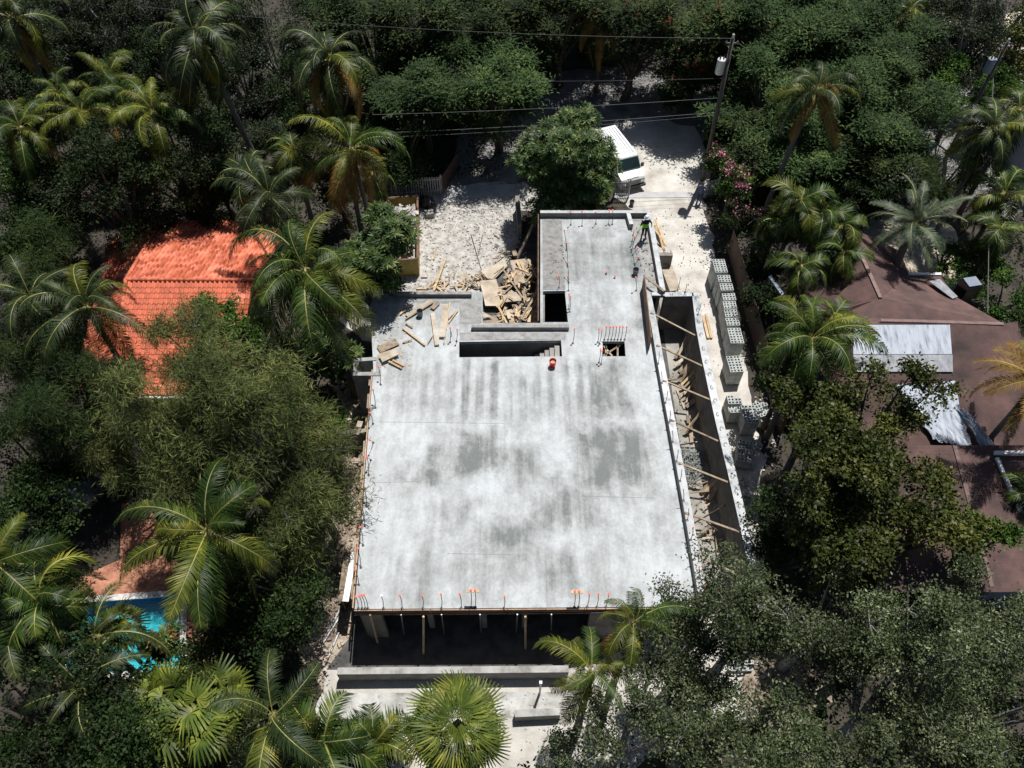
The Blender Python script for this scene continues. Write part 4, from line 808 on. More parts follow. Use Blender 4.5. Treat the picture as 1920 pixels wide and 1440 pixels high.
# dark car
c=P(1740,172,0)
o,half=vehicle('parked_car',4.6,1.85,1.55,[(-2.3,.35),(-2.28,.9),(-2.0,1.0),(-1.4,1.5),(.3,1.53),(1.1,.98),(2.1,.86),(2.28,.7),(2.28,.35)],0,(c.x,c.y,.02),R(-62),M['carp'],'dark parked car half hidden under the trees on the side street','car',False)
pan([(.36,-.66,1.5),(1.08,-.78,1.02),(1.08,.78,1.02),(.36,.66,1.5)],'windshield',M['glass'],o,.03); pan([(-1.96,-.74,1.03),(-1.44,-.66,1.48),(-1.44,.66,1.48),(-1.96,.74,1.03)],'rear_window',M['glass'],o,-.03)
for sy in(-1,1): s=MB(); s.box((2.27,sy*.65,.7),(.05,.35,.14)); s.build('headlight',M['chrome'],o)

# ------------------------------------------------------------ people
def figure(label,base,ang,joints,edges,rad,segs,scale=1.0):
    o=empty('person',base,label,'person',None,ang); o.scale=(scale,)*3
    me=bpy.data.meshes.new('body'); me.from_pydata(joints,edges,[]); me.materials.append(M['dark']); b=link('body',me,o)
    b.modifiers.new('skin','SKIN'); 
    for i,r_ in enumerate(rad): me.skin_vertices[0].data[i].radius=(r_,r_)
    me.skin_vertices[0].data[0].use_root=True
    b.modifiers.new('sub','SUBSURF').levels=2; b.modifiers['sub'].render_levels=2
    return o,b
def bodyj(pose):
    J=[(0,0,.95),(0,.02,1.15),(0,.02,1.38),(0,.02,1.5),(0,0,1.6),  # pelvis spine chest neck head base
       (-.1,0,.92),(-.11,pose['kl'],.5),(-.12,pose['fl'],.09),(-.12,pose['fl']-.14,.05),
       (.1,0,.92),(.11,pose['kr'],.5),(.12,pose['fr'],.09),(.12,pose['fr']-.14,.05),
       (-.2,.02,1.42),pose['el'],pose['hl'],(.2,.02,1.42),pose['er'],pose['hr'],(0,-.01,1.68)]
    E_=[(0,1),(1,2),(2,3),(3,4),(4,19),(0,5),(5,6),(6,7),(7,8),(0,9),(9,10),(10,11),(11,12),(2,13),(13,14),(14,15),(2,16),(16,17),(17,18)]
    Rr=[.17,.17,.20,.07,.06,.095,.07,.05,.045,.095,.07,.05,.045,.075,.05,.035,.075,.05,.035,.08]
    return J,E_,Rr
def setskin():
    pass
def dress(o,b,bands,mats_):
    # clothing as materials by height through a position ramp
    m=bpy.data.materials.new('clothing'); m.use_nodes=True; N,L=nodes(m); tc=N.new('ShaderNodeTexCoord'); sp=N.new('ShaderNodeSeparateXYZ'); L.new(tc.outputs['Object'],sp.inputs[0])
    r=N.new('ShaderNodeValToRGB'); r.color_ramp.interpolation='CONSTANT'; mu=N.new('ShaderNodeMath'); mu.operation='MULTIPLY'; mu.inputs[1].default_value=.5; L.new(sp.outputs[2],mu.inputs[0]); L.new(mu.outputs[0],r.inputs[0])
    e=r.color_ramp.elements; e[0].color=(*bands[0][1],1); e[0].position=0; e[1].position=bands[1][0]/2; e[1].color=(*bands[1][1],1)
    for z,c_ in bands[2:]: k=e.new(z/2); k.color=(*c_,1)
    N['Principled BSDF'].inputs['Roughness'].default_value=.9; L.new(r.outputs[0],N['Principled BSDF'].inputs['Base Color']); b.data.materials.clear(); b.data.materials.append(m)
pose=dict(kl=-.05,fl=.08,kr=.02,fr=.0,el=(-.36,-.14,1.2),hl=(-.5,-.38,1.06),er=(.38,0,1.2),hr=(.34,-.16,1.0))
J,E_,Rr=bodyj(pose); wb=P(1206,447,Z0+.02)
o,b=figure('worker in white hard hat and green high visibility jacket on the slab edge',wb,R(10),J,E_,Rr,None,1.0)
dress(o,b,[(0,(.04,.03,.02)),(.14,(.012,.012,.016)),(.96,(.22,.62,.02)),(1.24,(.015,.016,.03)),(1.52,(.35,.19,.12))],None)
s=MB(); s.lathe((0,-.01,1.7),[(.17,-.01),(.165,.01),(.135,.02),(.13,.09),(.09,.15),(.001,.17)],16); s.box((0,-.16,1.7),(.2,.1,.015)); s.build('hard_hat',M['white'],o,True)
s=MB(); s.beam((-.5,-.38,1.06),(-1.0,-.75,.15),.03,.03); t_=s.build('tool',M['wood2'],None); t_.matrix_world=Matrix.Translation(wb)@Matrix.Rotation(R(10),4,'Z'); tag(t_,'thin pole tool held by the worker pointing down to the slab','tool')
for sx in(-.03,.03): s=MB(); s.blob((sx,-.095,1.64),.012,1,6,0); s.build('eye',M['black'],o)
pose=dict(kl=0,fl=0,kr=-.03,fr=.02,el=(-.34,.02,1.18),hl=(-.26,-.14,1.02),er=(.34,.02,1.18),hr=(.28,-.1,.98)); J,E_,Rr=bodyj(pose); wb=P(1312,372,.02)
o,b=figure('man in blue shirt and dark jeans standing at the foot of the utility pole',wb+Vector((-.15,-.45,0)),R(-20),J,E_,Rr,None,1.0)
dress(o,b,[(0,(.03,.02,.015)),(.1,(.03,.045,.09)),(.95,(.13,.16,.27)),(1.5,(.35,.19,.12)),(1.7,(.02,.015,.01))],None)
s=MB(); s.blob((0,.02,1.71),.1,2,10,.05,(1,1.05,.7)); s.build('hair',M['black'],o,True)
for sx in(-.03,.03): s=MB(); s.blob((sx,-.095,1.65),.012,1,6,0); s.build('eye',M['black'],o)

# covered object left
s=MB(); s.blob((0,0,.7),1.05,11,16,.12,(1.3,.85,.7)); o=top(s,'covered_boat',M['rock'],'dark rounded grey cover beside bare twigs at the left','cover',smooth=True); o.location=P(148,940,.3)

# ------------------------------------------------------------ palms
def frond_mesh(name,elev,L=4.2,nl=52,ll=.95,lw=.05,bend=1.4,hang=.55,seed=0,mats_=('p_green','rachis'),twist=0):
    r_=np.random.default_rng(seed); n=16; pts=[];ang=R(elev);p=np.array([0.,0.,0.]);st=L/(n-1); dirs=[]
    for i in range(n):
        pts.append(p.copy()); d=np.array([math.cos(ang),0,math.sin(ang)]); dirs.append(d); p=p+d*st; ang-=bend*(1.0+1.2*i/n)/n*(1 if math.cos(ang)>0.02 or ang>0 else .12)
    pts=np.array(pts);dirs=np.array(dirs); V=[];F=[];mi=[]
    # rachis: thin triangular strip
    for i in range(n):
        w_=.026*(1-i/n)+.006; up=np.array([-dirs[i][2],0,dirs[i][0]])
        V+=[pts[i]+np.array([0,w_,0]),pts[i]+up*w_*1.2,pts[i]-np.array([0,w_,0])]
    for i in range(n-1):
        for k in range(2): a=i*3+k; F.append((a,a+3,a+4,a+1)); mi.append(1)
    base=len(V)
    t=np.linspace(.12,.995,nl)
    for ti in t:
        x=ti*(n-1); i=min(int(x),n-2); f=x-i; c=pts[i]*(1-f)+pts[i+1]*f; d=dirs[i]*(1-f)+dirs[i+1]*f; up=np.array([-d[2],0,d[0]])
        for sy in(-1,1):
            l=ll*(math.sin(math.pi*min(1,.18+ti*.78))**.6)*r_.uniform(.7,1.1)*(.35 if r_.random()<.05 else 1); fw=.55+.5*ti+r_.uniform(-.12,.12)
            dd=np.array([0,sy*1.,0])+d*fw+up*r_.uniform(-.05,.3); dd/=np.linalg.norm(dd); m1=c+dd*l*.5; d2=dd+np.array([0,0,-hang*r_.uniform(.6,1.6)*(1.6 if elev<20 else 1)]); d2/=np.linalg.norm(d2); m2=m1+d2*l*.5
            wv=np.cross(dd,up); wv=d*1.0; wv=wv/np.linalg.norm(wv)*lw
            b=len(V); V+=[c-wv*.3,c+wv*.3,m1-wv*.5,m1+wv*.5,m2,m2+wv*.12]; F+=[(b,b+1,b+3,b+2),(b+2,b+3,b+5,b+4)]; mi+=[0,0]
    me=npmesh(name,np.array(V),np.array(F),[M[mats_[0]],M[mats_[1]]]); me.polygons.foreach_set('material_index',mi); return me
FR={}
ELEV=(78,55,32,8,-20,-48)
def frondset(kind):
    if kind in FR: return FR[kind]
    out=[]
    for ei,e in enumerate(ELEV):
        for v in range(3):
            if kind=='coco': me=frond_mesh('frond',e,4.4,78,1.0,.058,1.15+.3*v,.95,ei*7+v)
            elif kind=='areca': me=frond_mesh('frond',e,2.3,44,.72,.06,1.5+.2*v,.25,ei*7+v+50)
            elif kind=='royal': me=frond_mesh('frond',e,3.7,95,.8,.055,1.5+.2*v,.5,ei*7+v+90)
            elif kind=='date': me=frond_mesh('frond',e,2.9,70,.5,.04,.8+.2*v,.05,ei*7+v+120)
            elif kind=='fern': me=frond_mesh('frond',e,3.2,90,.5,.035,1.2+.2*v,.2,ei*7+v+150)
            out.append((e,me))
    FR[kind]=out; return out
def fan_mesh(seed,r_=.95,nseg=30,pet=1.15):
    rg=np.random.default_rng(seed); V=[];F=[];mi=[]
    V+=[(0,.02,0),(0,-.02,0),(pet,.015,0),(pet,-.015,0)]; F.append((0,1,3,2)); mi.append(1)
    for k in range(nseg):
        a=R(-130+260*k/(nseg-1)); da=R(260/(nseg-1))*.5; l=r_*(.78+.22*math.cos(a*.8))*rg.uniform(.93,1.05); z0=.05*(k%2)
        c=np.array([pet,0,0]); tl=.75; d=np.array([math.cos(a)*math.cos(tl),math.sin(a),-math.cos(a)*math.sin(tl)]); sd_=np.array([-math.sin(a)*math.cos(tl),math.cos(a),math.sin(a)*math.sin(tl)]); cup=-.05
        m1=c+d*l*.55+np.array([0,0,.06+z0*.6]); w_=math.tan(da)*l*.55
        tip=c+d*l*.97+np.array([0,0,cup-rg.uniform(0,.28)]); b=len(V)
        V+=[c,c+d*.02,m1-sd_*w_,m1+sd_*w_,tip-sd_*.012,tip+sd_*.012]; F+=[(b,b+1,b+3,b+2),(b+2,b+3,b+5,b+4)]; mi+=[0,0]
    me=npmesh('fan_leaf',np.array(V,dtype=float),np.array(F),[M['p_fan'],M['rachis']]); me.polygons.foreach_set('material_index',mi); return me
FAN=[fan_mesh(i) for i in range(3)]
FANX=[fan_mesh(i+9,.62,17,.65) for i in range(3)]
def palm(px,py,z,kind,label,n=20,scale=1.0,dead=0.0,yel=.25,lean=(0,0),base='p_green',seed=None,tr=.16,emin=-50,cat='palm'):
    seed=seed if seed is not None else int(px*3+py); r_=random.Random(seed); c=P(px,py,z); b=Vector((c.x+lean[0],c.y+lean[1],0)); o=empty('palm_tree',b,label,cat); h=c-b
    s=MB(); path=[Vector((h.x*t**1.7,h.y*t**1.7,h.z*t)) for t in np.linspace(0,1,8)]; s.tube(path,[tr*1.35,tr*1.05,tr,tr*.95,tr*.9,tr*.85,tr*.85,tr*1.1],9); s.build('trunk',M['palmbark'],o,True)
    a0=r_.uniform(0,6)
    if kind=='fan' or kind=='fanx':
        ms=FAN if kind=='fan' else FANX
        s=MB(); s.blob((h.x,h.y,h.z+.1),.3*scale,seed,8,.3,(1,1,1.4)); s.build('crownshaft',M['p_dark'],o)
        for i in range(n):
            t=i/(n-1); el=80-110*t**.85+r_.uniform(-10,10); az=a0+i*2.39996; q=link('fan_leaf',r_.choice(ms),o); q.location=h+Vector((0,0,.1*(1-t)))
            q.rotation_euler=(r_.uniform(-.45,.45),-R(el),az); k=scale*r_.uniform(.85,1.12); q.scale=(k,k,k)
            if r_.random()<yel: q.material_slots[0].link='OBJECT'; q.material_slots[0].material=M['p_yel']
        return o
    n=int(n*1.25); fs=frondset(kind); s=MB(); s.blob((h.x,h.y,h.z),.28*scale,seed,8,.2,(1,1,1.3)); s.build('crownshaft',M['rachis'],o,True)
    for i in range(n):
        t=(i+.5)/n; el=80-(80-emin)*t+r_.uniform(-8,8); ei=min(range(len(ELEV)),key=lambda k:abs(ELEV[k]-el)); me=fs[ei*3+r_.randrange(3)][1]
        q=link('frond',me,o); q.location=h+Vector((0,0,.25*(1-t))); az=a0+i*2.39996+r_.uniform(-.45,.45); q.rotation_euler=(r_.uniform(-.5,.5),-R(el-ELEV[ei])*.8,az); k=scale*r_.uniform(.72,1.15)*(.72 if t<.12 else 1); q.scale=(k,k,k*r_.uniform(.85,1.3))
        x=r_.random(); m_=None
        if t>.55 and r_.random()<dead*1.6: m_='p_dead'
        elif x<yel: m_='p_yel'
        elif base!='p_green': m_=base
        if m_: q.material_slots[0].link='OBJECT'; q.material_slots[0].material=M[m_]
    return o
palm(575,515,10.5,'coco','big coconut palm centred between the orange roof and the slab',22,1.12,.25,.3,(.6,.5),seed=5)
palm(505,375,9.5,'coco','dark coconut palm just behind the big central-left one',18,.85,.1,.15,(0,1),base='p_dark')
palm(659,285,9,'coco','coconut palm with orange drooping fronds above the picket fence',20,.95,.95,.4,(.5,-.3),seed=11)
palm(553,290,7.5,'areca','small bright green palm left of the orange-fronded one',14,1.2,0,.1)
palm(620,115,12,'royal','tall royal palm with dark trunk left of the big dark canopy',20,1.0,.25,.2,(.2,-1.5),base='p_dark')
palm(370,75,13,'royal','tallest royal palm at the upper left with long dark trunk',20,1.15,.1,.1,(2.0,-1.0),base='p_dark',tr=.2)
palm(155,215,9,'coco','coconut palm in the upper left thicket, middle of three sunlit crowns',18,.8,.1,.6)
palm(288,215,9.5,'coco','right hand sunlit coconut palm of the upper left thicket',18,.8,.1,.55)
palm(40,245,9,'coco','coconut palm at the left frame edge with yellow-green fronds',16,.8,.1,.5)
palm(205,150,9,'coco','rear coconut palm of the upper left thicket',14,.7,.1,.3)
palm(110,175,8.5,'coco','small coconut palm left rear of the upper left thicket',12,.65,0,.3)
palm(25,40,12,'royal','dark palm in the top left corner',16,1.1,.2,.1,base='p_dark')
palm(165,580,8.5,'coco','dark coconut palm overhanging the left edge of the orange roof',20,.85,.05,.1,base='p_dark')
palm(60,560,8,'coco','shaded coconut palm left of the orange roof',14,.75,0,.1,base='p_dark')
palm(392,1000,9.5,'coco','large coconut palm over the swimming pool',18,.92,.05,.3,emin=-60,seed=21)
palm(-5,1060,9,'coco','coconut palm with yellow ribs at the left edge level with the pool',13,.85,.05,.4)
palm(80,1130,8,'areca','clump of areca fronds at the left edge above the yellow frond',18,1.2,0,.2)
palm(20,1190,7,'coco','low coconut palm bottom left with one bright yellow frond',9,.7,.1,.3,base='p_dark')
palm(180,1200,6,'fern','feathery dark palm over the left pool end',12,1.0,0,0,base='p_dark')
palm(160,1290,6,'fern','feathery dark palm below the left pool end',12,1.0,0,0,base='p_dark')
palm(230,1175,4.5,'fanx','small fan palm in front of the turquoise water',10,1.0,0,.7,tr=.08)
palm(200,1185,4.0,'fanx','smaller fan palm left of the one before the water',8,.8,0,.5,tr=.08)
for i,(x,y,l) in enumerate(((285,1290,'leftmost head of the fan palm cluster below the pool'),(330,1268,'topmost head of the fan palm cluster below the pool'),(365,1310,'middle head of the fan palm cluster below the pool'),(400,1275,'right head of the fan palm cluster below the pool'),(310,1345,'lowest head of the fan palm cluster below the pool'),(385,1345,'lower right head of the fan palm cluster below the pool'),(298,1395,'small yellow-tipped fan palm under the cluster'))):
    palm(x+5,y+28,5.4+.3*(i%3),'fanx',l,14 if i<6 else 6,1.2 if i<6 else .8,0,.3,tr=.1)
palm(515,1345,9,'coco','coconut palm with arching yellow fronds at the bottom left of the yard',10,.85,.05,.4,seed=33,base='p_dark')
palm(610,1395,5,'areca','areca palm beside the pale pillar base',16,1.2,0,.05)
palm(700,1400,4,'areca','areca clump left of the large fan palm',18,1.1,0,.05)
palm(650,1420,4,'areca','areca clump at the bottom edge below the yard',14,1.0,0,.05)
palm(858,1370,8,'fan','large fan palm in front of the yard wall',30,.98,0,.22,tr=.2)
palm(1187,1170,8.5,'coco','coconut palm overlapping the front slab edge',12,.52,.5,.45,seed=17)
palm(1108,1265,7.5,'coco','coconut palm left of the oaks in front of the opening',13,.62,.25,.5,seed=19)
palm(1530,172,11,'coco','dark coconut palm with hanging tips over the green canopy',18,.8,.45,.25,(-1,-.5),base='p_dark')
palm(1497,385,6.5,'areca','upper left palm of the bright clump by the pink flowers',18,1.15,0,.35)
palm(1540,405,6,'areca','middle palm of the bright clump by the pink flowers',18,1.1,0,.25); palm(1575,430,6,'areca','right palm of the bright clump by the pink flowers',16,1.1,0,.2)
palm(1500,505,5.5,'areca','thin palm standing over the brown roof valley',14,1.0,0,.2); palm(1455,420,4.5,'areca','left palm of the bright clump beside the bougainvillea',14,1.0,0,.3)
palm(1580,480,5.5,'areca','low palm drooping onto the brown roof',12,1.0,0,.3)
palm(1520,640,8.5,'coco','coconut palm covering the west end of the silver roof sheets',20,.8,.05,.3,seed=3)
palm(1560,600,6,'areca','yellowish areca head on the edge of the silver sheets',12,1.1,0,.5)
palm(1712,425,6,'date','blue grey date palm beside the beige patio',26,1.0,0,0,(-.5,-1.2),base='p_grey',tr=.26,emin=-5)
palm(1880,370,6,'areca','palm with a yellow crownshaft by the pale building',16,1.1,0,.35); palm(1870,440,5,'areca','dark green areca palm below the yellow one at the right edge',16,1.0,0,.05)
palm(1860,245,9,'royal','dark drooping palm hanging over the side street',18,.9,0,.15,base='p_dark')
palm(1905,215,8,'areca','small palm crown near the upper right edge',14,1.2,0,.25)
palm(1945,720,8,'date','palm with brown frond tips poking in at the right edge over the roof',20,1.1,0,.2,base='p_dead',emin=-20)
palm(1131,28,6.5,'coco','palm with a long hanging dead frond at the top centre',16,.8,.5,.5); palm(1705,25,7,'areca','bright small palm near the top right',14,1.0,0,.5)
palm(470,330,6,'areca','low palm clump between the two left coconut palms',16,1.2,0,.05,base='p_dark')
palm(700,330,5,'areca','small bright palm under the orange fronds',10,1.0,0,.1)
palm(1925,930,4,'areca','small palm tip at the right edge by the white beam',12,.8,0,.1)

# ------------------------------------------------------------ broadleaf trees
def crown_arrays(rg,Rr_,Hh,nleaf,ll,lw,mode,lobes=None,hole=.0):
    nl=lobes or max(9,int(Rr_*Rr_*1.35)); 
    # lobes spread over the crown
    a=rg.uniform(0,2*np.pi,nl); rad=np.sqrt(rg.uniform(0,1,nl))*Rr_*.78; lz=rg.uniform(-1.1,.95,nl)*Hh*(1-(rad/Rr_)**2*.5); lr=(rg.uniform(.16,.43,nl) if mode!='rosette' else rg.uniform(.4,.6,nl))*Rr_*.8/ (nl/9)**.30
    lc=np.stack([rad*np.cos(a),rad*np.sin(a),lz],1)
    ncl=max(40,int(nleaf/(46 if mode!='rosette' else 13))); li=rg.integers(0,nl,ncl); d=norm(rg.normal(size=(ncl,3))); d[:,2]=np.abs(d[:,2])*np.where(rg.random(ncl)<.85,1,-.6); 
    cc=lc[li]+d*(lr[li]*rg.uniform(.5,1.35,ncl))[:,None]*np.array([1,1,.75]); per=max(1,nleaf//ncl)
    if mode=='rosette':
        n=ncl*per; ci=np.repeat(np.arange(ncl),per); k=np.tile(np.arange(per),ncl); ax=norm(d[ci]+np.array([0,0,.9])); 
        u=norm(np.cross(ax,np.array([.3,.9,.1]))); v=np.cross(ax,u); th=k*2.39996+rg.uniform(0,.3,n); t=norm(u*np.cos(th)[:,None]+v*np.sin(th)[:,None]+ax*(.65-.75*k/per)[:,None]); p=cc[ci]+t*.03
        b=norm(np.cross(ax,t)); l=ll*rg.uniform(.8,1.15,n)
    else:
        n=ncl*per; ci=np.repeat(np.arange(ncl),per); sp=(.125 if mode=='leaf' else .17)*Rr_**.5*rg.uniform(.55,1.7,ncl)[ci][:,None]
        p=cc[ci]+rg.normal(size=(n,3))*sp*np.array([1,1,.42 if mode!='needle' else .6]); out=norm(d[ci]+rg.normal(size=(n,3))*.55)
        if mode=='needle': t=norm(out*.6+rg.normal(size=(n,3))*.45+np.array([.15,0,-.35])); 
        elif mode=='feather': t=norm(out*np.array([1,1,.25])+rg.normal(size=(n,3))*.5*np.array([1,1,.35]))
        else: t=norm(rg.normal(size=(n,3))+out*.5)
        up=norm(np.array([0,0,1.])+rg.normal(size=(n,3))*(.8 if mode!='feather' else .35)+d[ci]*.5); b=norm(np.cross(up,t)); l=ll*rg.uniform(.6,1.3,n)
    wv=b*(lw/ll*l)[:,None]*.5; V=np.empty((n,4,3)); V[:,0]=p; V[:,1]=p+t*(l*.45)[:,None]+wv; V[:,2]=p+t*l[:,None]; V[:,3]=p+t*(l*.45)[:,None]-wv
    return V.reshape(-1,3),lc,lr,cc
KIND={'oak':('l_oak',.125,.06,400,'leaf','barkg'),'dark':('l_dark',.17,.085,330,'leaf','bark'),'feather':('l_feather',.34,.085,300,'feather','bark'),'featherb':('l_featherb',.32,.075,360,'feather','bark'),
 'needle':('l_needle',.34,.03,560,'needle','barkg'),'olive':('l_olive',.19,.11,300,'leaf','bark'),'bright':('l_bright',.17,.09,330,'leaf','bark'),'grey':('l_grey',.17,.07,380,'leaf','barkg'),'rosette':('l_rose',.38,.10,560,'rosette','bark'),'needled':('l_feather',.32,.03,600,'needle','bark')}
def tree(px,py,z,Rr_,Hh,kind,label,flower=None,name='broadleaf_tree',cat='tree',seed=None,lean=(0,0),dens=1.0,stalk=True):
    mk,ll,lw,dn,mode,bk_=KIND[kind]; c=P(px,py,z); b=Vector((c.x+lean[0],c.y+lean[1],0)); h=c-b; rg=np.random.default_rng(seed if seed is not None else int(px*13+py*7))
    o=empty(name,b,label,cat); nleaf=int(math.pi*Rr_*Rr_*dn*dens*1.25); V,lc,lr,cc=crown_arrays(rg,Rr_,Hh,nleaf,ll,lw,mode); V=V+np.array(h)
    V[:,2]=np.maximum(V[:,2],.05)
    link('crown',npmesh('crown',V,np.arange(len(V)).reshape(-1,4),M[mk]),o)
    s=MB(); r0=.06*Rr_+.05; fork=Vector((h.x*.5,h.y*.5,max(.3,h.z-Hh*.8)*.62)); s.tube([(0,0,-.05),tuple(fork*.5+Vector((.08*Rr_*.3,0,0))),tuple(fork)],[r0*1.3,r0,r0*.85],8); s.build('trunk',M[bk_],o,True)
    s=MB()
    for i in range(len(lc)):
        e=h+Vector(lc[i]); m_=fork.lerp(e,.55)+Vector((0,0,.12*Rr_)); s.tube([fork,m_,e],[r0*.55,r0*.3,.02],5,False)
        ids=np.where(np.linalg.norm(cc-lc[i],axis=1)<lr[i]*1.1)[0][:10]
        for k in ids: s.tube([e,e.lerp(h+Vector(cc[k]),1.45 if kind in('oak','needle') and k%3==0 else 1.0)],[.03,.011],3,False)
    s.build('branches',M[bk_],o,True)
    if flower:
        fm,nf,bias=flower; idx=rg.integers(0,len(cc),nf); cl=cc[idx]; cl=cl[cl[:,2]>np.median(cc[:,2])-Hh*.1]; cl=cl[cl[:,0]*bias[0]+cl[:,1]*bias[1]>-Rr_*.35]; per=22; n=len(cl)*per
        p=np.repeat(cl,per,0)+rg.normal(size=(n,3))*.13+np.array([0,0,.1])+np.array(h); t=norm(rg.normal(size=(n,3))); bb=norm(np.cross(t,rg.normal(size=(n,3)))); V=np.empty((n,4,3)); V[:,0]=p;V[:,1]=p+t*.07+bb*.055;V[:,2]=p+t*.14;V[:,3]=p+t*.07-bb*.055
        fo=link('flowers',npmesh('flowers',V.reshape(-1,3),np.arange(n*4).reshape(-1,4),M[fm]),o); fo['kind']='stuff'
    return o
